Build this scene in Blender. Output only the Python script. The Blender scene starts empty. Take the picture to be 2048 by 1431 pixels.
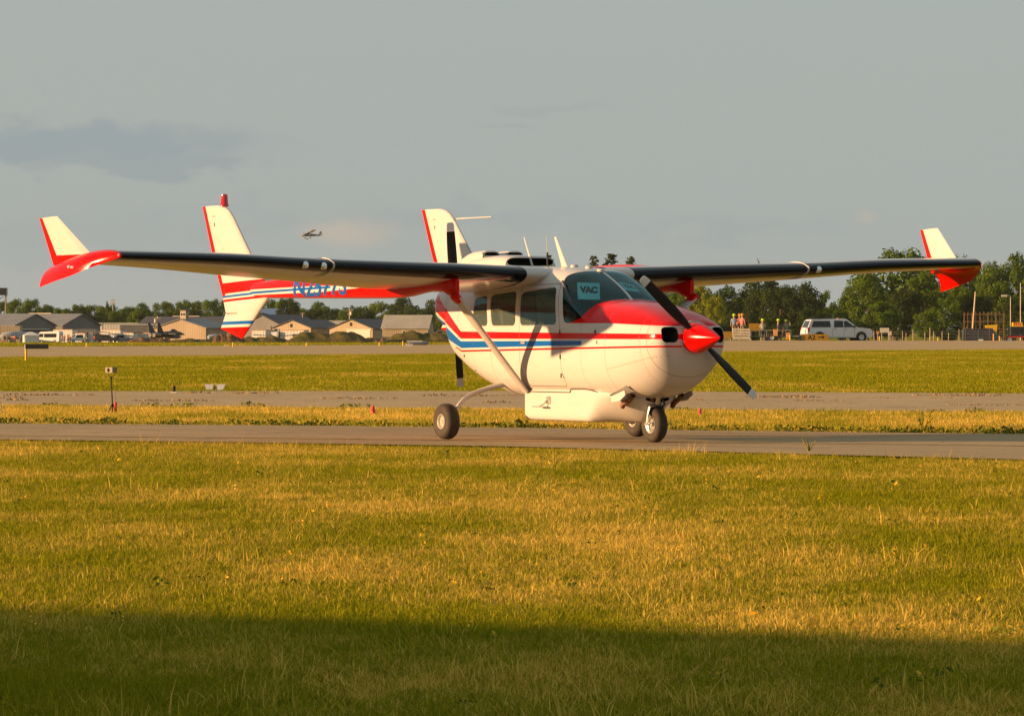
import bpy, bmesh, math, random
import numpy as np
from mathutils import Vector, Matrix

# ------------------------------------------------------------------ camera, sky, sun, exposure
scene = bpy.context.scene
COL = scene.collection
R = math.radians
HAZE = 0.000028
F_PX, CAM_H, HORIZON = 9200.0, 1.226, 659.0          # focal length in px of a 2048 px wide picture

cam_d = bpy.data.cameras.new('camera')
cam_d.sensor_fit = 'HORIZONTAL'; cam_d.sensor_width = 36.0
cam_d.lens = 36.0 * F_PX / 2048.0
cam_d.clip_start = 0.5; cam_d.clip_end = 30000
cam = bpy.data.objects.new('camera', cam_d); COL.objects.link(cam)
cam.location = (0, 0, CAM_H)
cam.rotation_euler = (R(90) - math.atan((715.5 - HORIZON) / F_PX), 0, 0)
scene.camera = cam

SUN_EL = R(7.7); SUN_TO = Vector((-0.98, -0.20, 0)).normalized()      # horizontal direction towards the sun
sun_vec = Vector((SUN_TO.x * math.cos(SUN_EL), SUN_TO.y * math.cos(SUN_EL), math.sin(SUN_EL)))
sun_d = bpy.data.lights.new('sun', 'SUN'); sun_d.energy = 5.0; sun_d.angle = R(0.55); sun_d.color = (1.0, 0.58, 0.275)
sun = bpy.data.objects.new('sun', sun_d); COL.objects.link(sun)
sun.rotation_euler = sun_vec.to_track_quat('Z', 'Y').to_euler()

scene.view_settings.view_transform = 'Standard'; scene.view_settings.look = 'None'
scene.view_settings.exposure = 1.12; scene.view_settings.gamma = 1.0
scene.render.engine = 'CYCLES'
scene.cycles.max_bounces = 6; scene.cycles.transparent_max_bounces = 12
scene.cycles.use_denoising = True

# ------------------------------------------------------------------ node helpers
class S:
    """a socket with arithmetic"""
    def __init__(s, t, sock): s.t = t; s.k = sock
    def _m(s, op, *o):
        n = s.t.nodes.new('ShaderNodeMath'); n.operation = op
        for i, v in enumerate((s,) + o):
            if isinstance(v, S): s.t.links.new(v.k, n.inputs[i])
            else: n.inputs[i].default_value = v
        return S(s.t, n.outputs[0])
    def __add__(s, o): return s._m('ADD', o)
    __radd__ = __add__
    def __sub__(s, o): return s._m('SUBTRACT', o)
    def __rsub__(s, o): return (s * -1.0) + o
    def __mul__(s, o): return s._m('MULTIPLY', o)
    __rmul__ = __mul__
    def __truediv__(s, o): return s._m('DIVIDE', o)
    def gt(s, o): return s._m('GREATER_THAN', o)
    def lt(s, o): return s._m('LESS_THAN', o)
    def mx(s, o): return s._m('MAXIMUM', o)
    def mn(s, o): return s._m('MINIMUM', o)
    def abs(s): return s._m('ABSOLUTE')
    def pw(s, o): return s._m('POWER', o)
    def exp(s): return s._m('EXPONENT')
    def ss(s, a, b):
        n = s.t.nodes.new('ShaderNodeMapRange'); n.interpolation_type = 'SMOOTHSTEP'
        s.t.links.new(s.k, n.inputs[0]); n.inputs[1].default_value = a; n.inputs[2].default_value = b
        return S(s.t, n.outputs[0])

class T:
    def __init__(s, tree):
        s.t = tree; tree.nodes.clear()
    def node(s, typ, **kw):
        n = s.t.nodes.new(typ)
        for k, v in kw.items(): setattr(n, k, v)
        return n
    def link(s, a, b): s.t.links.new(a.k if isinstance(a, S) else a, b)
    def s(s, sock): return S(s.t, sock)
    def xyz(s, kind='Object'):
        if kind == 'Position': o = s.node('ShaderNodeNewGeometry').outputs['Position']
        else: o = s.node('ShaderNodeTexCoord').outputs[kind]
        sp = s.node('ShaderNodeSeparateXYZ'); s.t.links.new(o, sp.inputs[0])
        return [S(s.t, q) for q in sp.outputs] + [o]
    def mix(s, f, a, b, mode='MIX'):
        n = s.node('ShaderNodeMix', data_type='RGBA', blend_type=mode)
        for i, v in ((0, f), (6, a), (7, b)):
            if isinstance(v, S): s.t.links.new(v.k, n.inputs[i])
            elif i and not isinstance(v, (int, float)): n.inputs[i].default_value = (*v[:3], 1)
            else: n.inputs[i].default_value = v
        return S(s.t, n.outputs[2])
    def noise(s, vec, scale, detail=3, rough=0.55, sc3=None):
        if sc3:
            mp = s.node('ShaderNodeMapping'); s.t.links.new(vec, mp.inputs[0]); mp.inputs['Scale'].default_value = sc3; vec = mp.outputs[0]
        n = s.node('ShaderNodeTexNoise'); s.t.links.new(vec, n.inputs['Vector'])
        n.inputs['Scale'].default_value = scale; n.inputs['Detail'].default_value = detail; n.inputs['Roughness'].default_value = rough
        return S(s.t, n.outputs['Fac'])
    def rgb(s, c):
        n = s.node('ShaderNodeRGB'); n.outputs[0].default_value = (*c, 1); return S(s.t, n.outputs[0])

def new_mat(name):
    m = bpy.data.materials.new(name); m.use_nodes = True
    return m, T(m.node_tree)
def finish(m, t, col, rough=0.5, metal=0.0, coat=0.0, spec=0.5, bump=None, bump_d=0.01, trans=0.0, ior=1.45):
    b = t.node('ShaderNodeBsdfPrincipled'); o = t.node('ShaderNodeOutputMaterial')
    t.t.links.new(b.outputs[0], o.inputs[0])
    for v, key in ((col, 'Base Color'), (rough, 'Roughness'), (metal, 'Metallic')):
        if isinstance(v, S): t.t.links.new(v.k, b.inputs[key])
        elif key == 'Base Color': b.inputs[key].default_value = (*v, 1)
        else: b.inputs[key].default_value = v
    b.inputs['Coat Weight'].default_value = coat; b.inputs['Coat Roughness'].default_value = 0.08
    b.inputs['Specular IOR Level'].default_value = spec
    b.inputs['Transmission Weight'].default_value = trans; b.inputs['IOR'].default_value = ior
    if bump is not None:
        bn = t.node('ShaderNodeBump'); bn.inputs['Distance'].default_value = bump_d; bn.inputs['Strength'].default_value = 0.8
        t.t.links.new(bump.k, bn.inputs['Height']); t.t.links.new(bn.outputs[0], b.inputs['Normal'])
    return m
def plain(name, col, rough=0.5, metal=0.0, coat=0.0, var=0.12, scale=6.0, spec=0.5):
    """paint, cloth or metal with a little uneven tone"""
    m, t = new_mat(name)
    x, y, z, v = t.xyz('Object')
    n = t.noise(v, scale, 4)
    c = t.mix(n.ss(0.3, 0.7), [q * (1 - var) for q in col], [min(1, q * (1 + var)) for q in col])
    return finish(m, t, c, rough, metal, coat, spec)

# world: a hazy evening sky, thin veil of cloud, a few bands of darker cloud
world = bpy.data.worlds.new('World'); scene.world = world; world.use_nodes = True
world.cycles.sampling_method = 'MANUAL'; world.cycles.sample_map_resolution = 512
t = T(world.node_tree)
sky = t.node('ShaderNodeTexSky', sky_type='NISHITA'); sky.sun_disc = False
sky.sun_elevation = SUN_EL; sky.sun_rotation = math.atan2(SUN_TO.x, SUN_TO.y)
sky.air_density = 1.0; sky.dust_density = 2.5; sky.ozone_density = 1.0
dx, dy, dz, dv = t.xyz('Generated')
az = dx / dy.abs().mx(0.05); el = dz
veil = t.mix(0.82, t.s(sky.outputs[0]), (3.80, 4.28, 4.18))
n_a = (t.noise(dv, 26, 4, 0.55, (1, 1, 3.0)) - 0.5) * 0.05
n_b = (t.noise(dv, 60, 4, 0.55, (1, 1, 2.2)) - 0.5) * 0.016
def blob(ax, ey, sx, sy, jit):
    """soft patch of cloud; (ax, ey) stands for a direction in the world"""
    a = (az - (ax - 1024) / F_PX + n_a * jit) * (F_PX / sx); e = (el - (HORIZON - ey) / F_PX + n_b * jit) * (F_PX / sy)
    return ((a * a + e * e) * -1.0).exp()
front = dy.gt(0.0)
wisp = t.noise(dv, 7.0, 5, 0.6, (1, 1, 6.5)).ss(0.42, 0.80)
darkc = (blob(120, 290, 420, 46, 1.1).ss(0.18, 0.74)).mx(blob(230, 330, 210, 30, 1.1).ss(0.24, 0.7) * 0.9).mx(blob(1120, 218, 130, 12, 0.7).ss(0.2, 0.9) * 0.32).mx(blob(1020, 252, 80, 5, 0.5).ss(0.3, 0.9) * 0.32).mx(
    blob(850, 440, 650, 40, 1.6).ss(0.15, 1.0) * 0.40).mx(blob(1450, 452, 340, 28, 1.6).ss(0.15, 1.0) * 0.36).mx(blob(100, 470, 420, 60, 1.6).ss(0.2, 1.0) * 0.28)
veil = t.mix(wisp * 0.42, veil, (3.35, 3.75, 3.72))
veil = t.mix(darkc * front * 0.78, veil, (2.62, 3.12, 3.28))
warm = (blob(690, 460, 110, 34, 0.7) * 0.9).mx(blob(1718, 437, 40, 18, 0.6) * 0.6)
veil = t.mix(warm.ss(0.1, 1.0) * front * 0.6, veil, (4.9, 4.15, 3.3))
bg = t.node('ShaderNodeBackground'); bg.inputs['Strength'].default_value = 0.053
t.link(veil, bg.inputs[0])
wo = t.node('ShaderNodeOutputWorld'); t.t.links.new(bg.outputs[0], wo.inputs[0])

# ------------------------------------------------------------------ object helpers
def link_mesh(name, verts, faces, mat, parent=None, smooth=False, fix=True, idx=None):
    me = bpy.data.meshes.new(name)
    me.from_pydata([tuple(map(float, v)) for v in verts], [], [tuple(int(q) for q in f) for f in faces]); me.validate()
    mats = mat if isinstance(mat, (list, tuple)) else [mat]
    for m in mats: me.materials.append(m)
    if idx is not None:
        for p, i in zip(me.polygons, idx): p.material_index = i
    if fix and len(me.polygons) < 60000:
        bm = bmesh.new(); bm.from_mesh(me); bmesh.ops.remove_doubles(bm, verts=bm.verts, dist=1e-6)
        bmesh.ops.recalc_face_normals(bm, faces=bm.faces); bm.to_mesh(me); bm.free()
    if smooth:
        for p in me.polygons: p.use_smooth = True
        if smooth != 'all': me.set_sharp_from_angle(angle=R(smooth if smooth is not True else 40))
    o = bpy.data.objects.new(name, me); COL.objects.link(o)
    if parent: o.parent = parent
    return o
def tag(o, label=None, cat=None, group=None, kind=None):
    if label: o['label'] = label
    if cat: o['category'] = cat
    if group: o['group'] = group
    if kind: o['kind'] = kind
    return o
def thing(name, label, cat, loc=(0, 0, 0), rz=0.0, group=None):
    o = bpy.data.objects.new(name, None); COL.objects.link(o); o.location = loc; o.rotation_euler = (0, 0, rz)
    o.empty_display_size = 0.2
    return tag(o, label, cat, group)
def copy_tree(o, parent=None):
    c = o.copy(); COL.objects.link(c); c.parent = parent
    for ch in o.children: copy_tree(ch, c)
    return c

class MB:
    def __init__(s): s.v = []; s.f = []; s.i = []; s.m = 0
    def add(s, vs, fs):
        b = len(s.v); s.v += [tuple(q) for q in vs]
        for f in fs: s.f.append(tuple(b + k for k in f)); s.i.append(s.m)
        return s
    def box(s, c, d, rz=0.0, ry=0.0, rx=0.0, taper=1.0):
        M = Matrix.Translation(c) @ Matrix.Rotation(rz, 4, 'Z') @ Matrix.Rotation(ry, 4, 'Y') @ Matrix.Rotation(rx, 4, 'X')
        vs = []
        for z in (-.5, .5):
            k = taper if z > 0 else 1
            for x, y in ((-.5, -.5), (.5, -.5), (.5, .5), (-.5, .5)): vs.append(M @ Vector((x * d[0] * k, y * d[1] * k, z * d[2])))
        return s.add(vs, [(3, 2, 1, 0), (4, 5, 6, 7), (0, 1, 5, 4), (1, 2, 6, 5), (2, 3, 7, 6), (3, 0, 4, 7)])
    def prism(s, poly, a, b, axis='y'):
        n = len(poly)
        def P(p, k): return {'y': (p[0], k, p[1]), 'x': (k, p[0], p[1]), 'z': (p[0], p[1], k)}[axis]
        return s.add([P(p, a) for p in poly] + [P(p, b) for p in poly],
                     [tuple(range(n)), tuple(range(2 * n - 1, n - 1, -1))] + [(i, i + n, (i + 1) % n + n, (i + 1) % n) for i in range(n)])
    def tube(s, pts, rad, n=8, cap=True):
        pts = [Vector(p) for p in pts]
        if not isinstance(rad, (list, tuple)): rad = [rad] * len(pts)
        vs = []; up = None
        for i, p in enumerate(pts):
            d = (pts[min(i + 1, len(pts) - 1)] - pts[max(i - 1, 0)]).normalized()
            if up is None: up = Vector((0, 0, 1)) if abs(d.z) < .9 else Vector((1, 0, 0))
            a = d.cross(up).normalized(); b = a.cross(d).normalized(); up = b
            for k in range(n):
                q = 2 * math.pi * k / n; r = rad[i]
                rx, ry = (r if isinstance(r, tuple) else (r, r))
                vs.append(p + a * (math.cos(q) * rx) + b * (math.sin(q) * ry))
        fs = [(i * n + k, i * n + (k + 1) % n, (i + 1) * n + (k + 1) % n, (i + 1) * n + k) for i in range(len(pts) - 1) for k in range(n)]
        if cap: fs += [tuple(range(n - 1, -1, -1)), tuple((len(pts) - 1) * n + k for k in range(n))]
        return s.add(vs, fs)
    def lathe(s, prof, org=(0, 0, 0), axis='x', n=24):
        """prof: (along, radius)"""
        vs = []
        for a, r in prof:
            for k in range(n):
                q = 2 * math.pi * k / n; c, d = r * math.cos(q), r * math.sin(q)
                p = {'x': (a, c, d), 'y': (c, a, d), 'z': (c, d, a)}[axis]
                vs.append((p[0] + org[0], p[1] + org[1], p[2] + org[2]))
        m = len(prof)
        fs = [(i * n + k, i * n + (k + 1) % n, (i + 1) * n + (k + 1) % n, (i + 1) * n + k) for i in range(m - 1) for k in range(n)]
        return s.add(vs, fs)
    def grid(s, P, wrap=False):
        """P[i][j] points"""
        a = len(P); b = len(P[0]); vs = [q for r in P for q in r]
        fs = [(i * b + j, i * b + (j + 1) % b, (i + 1) * b + (j + 1) % b, (i + 1) * b + j) for i in range(a - 1) for j in range(b if wrap else b - 1)]
        return s.add(vs, fs)
    def build(s, name, mat, parent=None, smooth=False, fix=True):
        return link_mesh(name, s.v, s.f, mat, parent, smooth, fix, s.i if isinstance(mat, (list, tuple)) else None)

def text_mesh(body, size, shear=0.0, bold=0.0, extrude=0.0, spacing=1.0, align='CENTER'):
    c = bpy.data.curves.new('lettering', 'FONT'); c.body = body; c.size = size; c.shear = shear; c.offset = bold
    c.extrude = extrude; c.space_character = spacing; c.align_x = align; c.align_y = 'BOTTOM_BASELINE'
    o = bpy.data.objects.new('lettering', c); COL.objects.link(o)
    dg = bpy.context.evaluated_depsgraph_get(); me = bpy.data.meshes.new_from_object(o.evaluated_get(dg))
    V = [v.co.copy() for v in me.vertices]; Fs = [tuple(p.vertices) for p in me.polygons]
    bpy.data.objects.remove(o); bpy.data.curves.remove(c); bpy.data.meshes.remove(me)
    return V, Fs
def lerp(a, b, t): return a + (b - a) * t
def at(px, py, d): return Vector(((px - 1024) / F_PX * d, d, CAM_H - (py - HORIZON) / F_PX * d))
def pchip(xs, ys):
    xs = np.array(xs, float); ys = np.array(ys, float)
    if xs[0] > xs[-1]: xs = xs[::-1]; ys = ys[::-1]
    h = np.diff(xs); d = np.diff(ys) / h; m = np.zeros_like(xs)
    for i in range(1, len(xs) - 1):
        if d[i - 1] * d[i] > 0:
            w1 = 2 * h[i] + h[i - 1]; w2 = h[i] + 2 * h[i - 1]; m[i] = (w1 + w2) / (w1 / d[i - 1] + w2 / d[i])
    m[0] = d[0]; m[-1] = d[-1]
    def f(x):
        x = np.clip(np.asarray(x, float), xs[0], xs[-1]); i = np.clip(np.searchsorted(xs, x, side='right') - 1, 0, len(xs) - 2)
        t = (x - xs[i]) / h[i]; t2 = t * t; t3 = t2 * t
        return (2*t3 - 3*t2 + 1) * ys[i] + (t3 - 2*t2 + t) * h[i] * m[i] + (-2*t3 + 3*t2) * ys[i+1] + (t3 - t2) * h[i] * m[i+1]
    return f
def sdf_poly(P, x, y):
    """signed distance of arrays x, y to polygon P"""
    P = np.array(P, float); d = np.full(x.shape, 1e9); s = np.ones(x.shape)
    for i in range(len(P)):
        a = P[i]; b = P[i - 1]; e = b - a
        wx = x - a[0]; wy = y - a[1]; k = np.clip((wx * e[0] + wy * e[1]) / (e @ e), 0, 1)
        d = np.minimum(d, (wx - e[0] * k) ** 2 + (wy - e[1] * k) ** 2)
        c1 = y >= a[1]; c2 = y < b[1]; c3 = e[0] * wy > e[1] * wx
        flip = (c1 & c2 & c3) | (~c1 & ~c2 & ~c3); s = np.where(flip, -s, s)
    return s * np.sqrt(d)
def inset(P, r):
    P = [np.array(p, float) for p in P]; c = sum(P) / len(P); out = []; n = len(P)
    def ln(a, b):
        e = b - a; nn = np.array([-e[1], e[0]]) / np.linalg.norm(e)
        if nn @ (c - a) < 0: nn = -nn
        return nn, nn @ a + r
    for i in range(n):
        n1, c1 = ln(P[i - 1], P[i]); n2, c2 = ln(P[i], P[(i + 1) % n])
        out.append(np.linalg.solve(np.array([n1, n2]), np.array([c1, c2])))
    return out
def rounded(P, r):
    Q = inset(P, r); return lambda x, y: sdf_poly(Q, x, y) - r

class Surf:
    """polygons that can be cut along the zero line of a function"""
    def __init__(s, V, F): s.V = [np.array(v, float) for v in V]; s.F = list(F)
    def cut(s, g):
        V = np.array(s.V); val = g(V[:, 0], V[:, 1], V[:, 2]); val = np.where(np.abs(val) < 1e-7, 1e-7, val)
        inn, out, edge = [], [], {}
        def cross(a, b):
            k = (min(a, b), max(a, b))
            if k not in edge:
                t = val[a] / (val[a] - val[b]); s.V.append(s.V[a] + (s.V[b] - s.V[a]) * t); edge[k] = len(s.V) - 1
            return edge[k]
        for f in s.F:
            sg = [val[i] < 0 for i in f]
            if all(sg): inn.append(f); continue
            if not any(sg): out.append(f); continue
            A, B = [], []
            for i in range(len(f)):
                a, b = f[i], f[(i + 1) % len(f)]
                (A if sg[i] else B).append(a)
                if sg[i] != sg[(i + 1) % len(f)]: c = cross(a, b); A.append(c); B.append(c)
            if len(A) > 2: inn.append(tuple(A))
            if len(B) > 2: out.append(tuple(B))
        s.F = out
        return inn
    def obj(s, name, F, mat, parent, smooth='all'):
        used = {}; vs = []; fs = []
        for f in F:
            q = []
            for i in f:
                if i not in used: used[i] = len(vs); vs.append(s.V[i])
                q.append(used[i])
            fs.append(tuple(q))
        return link_mesh(name, vs, fs, mat, parent, smooth)

# ------------------------------------------------------------------ aircraft materials
WHITE, RED, BLUE = (0.50, 0.475, 0.455), (0.56, 0.0015, 0.0008), (0.003, 0.095, 0.36)
def livery(name, fn, rough=0.13, coat=0.0, dirt=0.065):
    m, t = new_mat(name); x, y, z, v = t.xyz('Object')
    col = fn(t, x, y, z, v)
    n = t.noise(v, 3.0, 6, 0.65, (.55, 1, 3.0)); n2 = t.noise(v, 30, 3)
    col = t.mix(n.ss(0.45, 0.85) * dirt * 2.0, col, (0.30, 0.26, 0.20), 'MULTIPLY')
    return finish(m, t, col, n2 * 0.08 + rough, 0.0, coat, 0.24)
def band(v, lo, hi): return v.gt(lo) * v.lt(hi)
def f_fus(t, x, y, z, v):
    mm = (-3.35 - x).mx(0.0); ax = x * -1.0
    red = band(z, mm * .38 + 1.124, mm * .527 + ax * 0.006 + 1.1855)
    thin = band(z, mm * .25 + ax * -0.0157 + 1.0232, mm * .25 + ax * -0.0157 + 1.0432) * x.gt(-3.55)
    blue = band(z, mm * .25 + ax * -0.0155 + 1.0663, mm * .36 + ax * -0.0045 + 1.1087) * x.lt(-0.575)
    cowl = z.gt(1.2965 - (x + 0.1).mx(0.0) * 0.034) * x.gt(-0.88)
    col = t.mix(red.mx(thin).mx(cowl), WHITE, RED); col = t.mix(blue, col, BLUE)
    # skin joints: fine dark lines
    ln = None
    for x0 in (-0.60, -2.56, -3.02, -3.45): q = (x - x0).abs().lt(0.0022); ln = q if ln is None else ln.mx(q)
    ln = ln.mx((z - (0.80 + (x + 0.1) * 0.18)).abs().lt(0.002) * band(x, -0.12, 0.7)).mx((x - 0.50 + (z - 1.0) * 0.05).abs().lt(0.0022))
    fr_ = (z * 24.0)._m('FRACT'); dot = band(fr_, .40, .60); riv = None
    for x0 in (-0.575, -0.105, -2.54, -3.0, -3.43, -3.80, .475): q = (x - x0).abs().lt(0.0045); riv = q if riv is None else riv.mx(q)
    fr2 = (x * 24.0)._m('FRACT'); riv2 = band(fr2, .40, .60) * ((z - .66).abs().lt(.0045) * x.lt(-.62)).mx((z - 1.245).abs().lt(.004) * x.lt(-3.0)).mx((z - (.785 + (x + .1) * .18)).abs().lt(.0045) * x.gt(-.1))
    soot = t.noise(v, 5.0, 5, .7, (.35, 1, 2.5)).ss(.40, .75) * band(x, -1.6, -.05) * (1.0 - z.ss(.47, .64)); col = t.mix(soot * .55, col, (.16, .12, .08))
    return t.mix((riv * dot).mx(riv2) * .6, t.mix(ln * 0.65, col, (0.10, 0.085, 0.07)), (0.12, 0.10, 0.08))
def f_boom(t, x, y, z, v):
    zl = ((x + 6.1) * 0.0136 + 1.641).mx((x + 4.7) * 0.041 + 1.66)
    zu = ((x + 6.1) * 0.0171 + 1.712).mn((x + 4.7) * -0.0167 + 1.736)
    wh = z.gt(zl) * z.lt(zu) * x.lt(-3.385)
    bl = (z - (x + 6.1) * 0.0246 - 1.676).abs().lt(0.013) * x.lt(-4.42)
    return t.mix(bl, t.mix(wh, RED, WHITE), BLUE)
def f_fin(t, x, y, z, v):
    zz = z - (x + 7.45) * 0.0415
    te = x.lt((z - 1.644) * -0.5 - 7.35) * zz.gt(1.62)
    red = band(zz, 1.656, 1.783).mx(band(zz, 1.556, 1.585)).mx(te)
    low = z.lt((x + 7.4) * 0.016 + 1.25)
    bl = band(zz, 1.607, 1.632).mx(band(z - (x + 7.4) * 0.016, 1.283, 1.323))
    return t.mix(bl, t.mix(red.mx(low), WHITE, RED), BLUE)
M_FUS = livery('paint_fuselage', f_fus); M_BOOM = livery('paint_boom', f_boom); M_FIN = livery('paint_fin', f_fin)
M_WHITE = livery('paint_white', lambda t, x, y, z, v: t.rgb(WHITE)); M_RED = livery('paint_red', lambda t, x, y, z, v: t.rgb(RED), dirt=0.05)
M_BLUE = livery('paint_blue', lambda t, x, y, z, v: t.rgb(BLUE), dirt=0.03)
M_BOOT = plain('rubber_boot', (0.005, 0.007, 0.012), 0.13, var=0.2, scale=4, spec=.28)
M_RUB = plain('tyre_rubber', (0.036, 0.028, 0.020), 0.75, var=0.3, scale=14)
M_BLADE = plain('blade_black', (0.008, 0.008, 0.009), 0.5, var=0.2, scale=12, spec=.3)
M_BTIP = plain('blade_tip_grey', (0.55, 0.55, 0.56), 0.4)
M_METAL = plain('bare_metal', (0.55, 0.54, 0.52), 0.32, 0.9, scale=20)
M_DARKM = plain('dark_steel', (0.10, 0.095, 0.09), 0.45, 0.7, scale=20)
M_EXH = plain('rusty_exhaust', (0.17, 0.085, 0.05), 0.5, 0.6, var=0.4, scale=25)
M_BLACK = plain('dull_black', (0.010, 0.010, 0.010), 0.7)
M_SEAM = plain('seam_dark', (0.05, 0.045, 0.04), 0.7)
M_LINE = plain('cabin_lining', (0.035, 0.028, 0.024), 0.85, var=0.25)
M_SEAT = plain('seat_fabric', (0.16, 0.11, 0.08), 0.9, var=0.2, scale=30)
M_HUB = plain('dull_hub', (0.34, 0.31, 0.27), 0.5, 0.3)
M_BEAC = plain('red_lens', (0.5, 0.006, 0.004), 0.12, coat=1.0)
M_PAPER = plain('paper', (0.90, 0.93, 0.92), 0.9, var=0.03)
M_INK = plain('ink', (0.012, 0.012, 0.014), 0.8)
M_LENS, t_ = new_mat('clear_lens'); finish(M_LENS, t_, (0.75, 0.77, 0.78), 0.06, 0.6, 1.0)
def glass(name, tint, ior=1.5, rough=0.015, dust=0.0):
    m, t = new_mat(name); m.use_backface_culling = False
    tr = t.node('ShaderNodeBsdfTransparent'); tr.inputs[0].default_value = (*tint, 1)
    gl = t.node('ShaderNodeBsdfGlossy'); gl.inputs['Roughness'].default_value = rough; gl.inputs[0].default_value = (0.55, 0.86, 0.92, 1)
    fr = t.node('ShaderNodeFresnel'); fr.inputs[0].default_value = ior
    mx = t.node('ShaderNodeMixShader'); o = t.node('ShaderNodeOutputMaterial')
    t.t.links.new(fr.outputs[0], mx.inputs[0]); t.t.links.new(tr.outputs[0], mx.inputs[1]); t.t.links.new(gl.outputs[0], mx.inputs[2]); df = t.node('ShaderNodeBsdfDiffuse'); df.inputs[0].default_value = (0.36, 0.46, 0.36, 1); m2 = t.node('ShaderNodeMixShader')
    x, y, z, v = t.xyz('Object'); t.link(t.noise(v, 9, 5).ss(.1, .9) * dust * .6 + dust * .7, m2.inputs[0])
    t.t.links.new(mx.outputs[0], m2.inputs[1]); t.t.links.new(df.outputs[0], m2.inputs[2]); t.t.links.new(m2.outputs[0], o.inputs[0])
    return m
M_GLASS = glass('tinted_glass', (0.36, 0.74, 0.77), dust=.012); M_GLASS2 = glass('side_glass', (0.40, 0.52, 0.46), dust=.12)

# ------------------------------------------------------------------ the aircraft: x forward, -y starboard, z up, origin under the nose wheel
AC_LOC, AC_RZ = (1.551, 50.05, 0.0), -R(59.916)
AC = thing('twin_boom_aircraft', 'white, red and blue twin-boom propeller aircraft taxiing in the foreground', 'aircraft', AC_LOC, AC_RZ)
ST = np.array([( .81,.300,1.270,.985,1.14,2.4,2.2),( .79,.370,1.295,.900,1.14,2.6,2.2),( .74,.425,1.324,.800,1.13,2.7,2.2),
( .66,.458,1.356,.705,1.12,2.8,2.2),( .52,.490,1.405,.605,1.10,2.8,2.2),( .30,.525,1.460,.520,1.08,2.8,2.3),( .05,.550,1.508,.478,1.06,2.75,2.4),
(-.25,.570,1.541,.460,1.05,2.7,2.5),(-.46,.580,1.556,.455,1.05,2.7,2.6),(-.56,.584,1.615,.452,1.05,2.8,2.6),(-.72,.588,1.705,.450,1.05,3.0,2.6),
(-.90,.592,1.790,.450,1.05,3.2,2.6),(-1.1,.596,1.868,.450,1.05,3.3,2.6),(-1.3,.60,1.905,.450,1.05,3.4,2.6),(-1.6,.60,1.925,.450,1.05,3.5,2.6),
(-2.1,.60,1.940,.450,1.05,3.5,2.6),(-2.5,.595,1.945,.462,1.05,3.4,2.5),(-2.9,.575,1.945,.530,1.08,3.2,2.4),(-3.3,.535,1.935,.650,1.12,3.0,2.4),
(-3.6,.495,1.915,.770,1.20,2.8,2.4),(-3.82,.46,1.885,.900,1.30,2.6,2.4),(-3.86,.453,1.880,1.190,1.38,2.6,2.6),(-4.05,.42,1.840,1.215,1.44,2.5,2.6),
(-4.2,.385,1.785,1.235,1.48,2.4,2.5),(-4.30,.33,1.725,1.270,1.50,2.3,2.3),(-4.34,.24,1.66,1.34,1.51,2.2,2.2)])
FN = [pchip(ST[:, 0], ST[:, k]) for k in range(1, 7)]
def half_section(w, zt, zb, zc, nt, nb, cnt):
    a = np.linspace(math.pi / 2, -math.pi / 2, 400); c = np.abs(np.cos(a)); s_ = np.abs(np.sin(a)); up = a >= 0
    e = np.where(up, 2 / nt, 2 / nb)
    y = w * c ** e; z = np.where(up, zc + (zt - zc) * s_ ** e, zc - (zc - zb) * s_ ** e)
    L = np.concatenate([[0], np.cumsum(np.hypot(np.diff(y), np.diff(z)))]); q = np.linspace(0, L[-1], cnt)
    return np.interp(q, L, y), np.interp(q, L, z)
def loft(xs, fns, cnt=80, d=0.0, yc=0.0):
    P = []
    for x in xs:
        w, zt, zb, zc, nt, nb = [float(f(x)) for f in fns]
        y, z = half_section(w - d, zt - d, zb + d, zc, nt, nb, cnt)
        ring = [(x, -a + yc, b) for a, b in zip(y, z)] + [(x, a + yc, b) for a, b in zip(y[-2:0:-1], z[-2:0:-1])]
        P.append(ring)
    return P
xs = np.unique(np.round(np.concatenate([np.linspace(-4.34, -3.8, 34), np.linspace(-3.8, 0.3, 160), np.linspace(0.3, 0.7, 22), np.linspace(0.7, 0.81, 20)]), 5))
rings = loft(xs, FN); cap = rings[-1]; cz_ = 1.13
rings += [[(.81 + .004 * q, a[1] * k, cz_ + (a[2] - cz_) * k) for a in cap] for q, k in enumerate((.93, .85, .75, .62, .45, .25), 1)]
mb = MB(); mb.grid(rings, wrap=True)
skin = Surf(mb.v, mb.f)
smax = lambda a, b, k: np.maximum(a, b) + np.maximum(k - np.abs(a - b), 0) ** 2 / (4 * k)
XR = pchip([1.25, 1.34, 1.606, 1.762, 1.823, 1.875, 1.95], [-.93, -.956, -1.055, -1.164, -1.19, -1.135, -1.05])
XF = pchip([0, .15, .3, .436, .51, .56, .585, .62], [-.462, -.470, -.492, -.531, -.567, -.643, -.80, -.99])
def g_ws(x, y, z): return smax(smax(XR(z) - x, x - XF(np.abs(y)), .04), 1.303 - z, .05)
W1 = rounded([(-1.875, 1.278), (-1.085, 1.278), (-1.215, 1.695), (-1.915, 1.64)], .05)
W2 = rounded([(-2.515, 1.280), (-1.990, 1.280), (-2.035, 1.645), (-2.61, 1.605)], .05)
W3 = rounded([(-2.632, 1.277), (-2.77, 1.277), (-3.005, 1.395), (-2.985, 1.575), (-2.712, 1.602)], .035)
DOOR = rounded([(-1.895, .60), (-1.05, .60), (-1.005, 1.0), (-1.03, 1.30), (-1.165, 1.735), (-1.945, 1.715), (-1.90, 1.3)], .06)
INL = rounded([(.215, 1.088), (.392, 1.088), (.392, 1.254), (.215, 1.254)], .05)
def side(F, sgn): return [f for f in F if sgn * sum(skin.V[i][1] for i in f) > 0]
ws = skin.cut(g_ws)
sub = Surf(skin.V, ws); strip = sub.cut(lambda x, y, z: np.abs(y) - .017)
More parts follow.
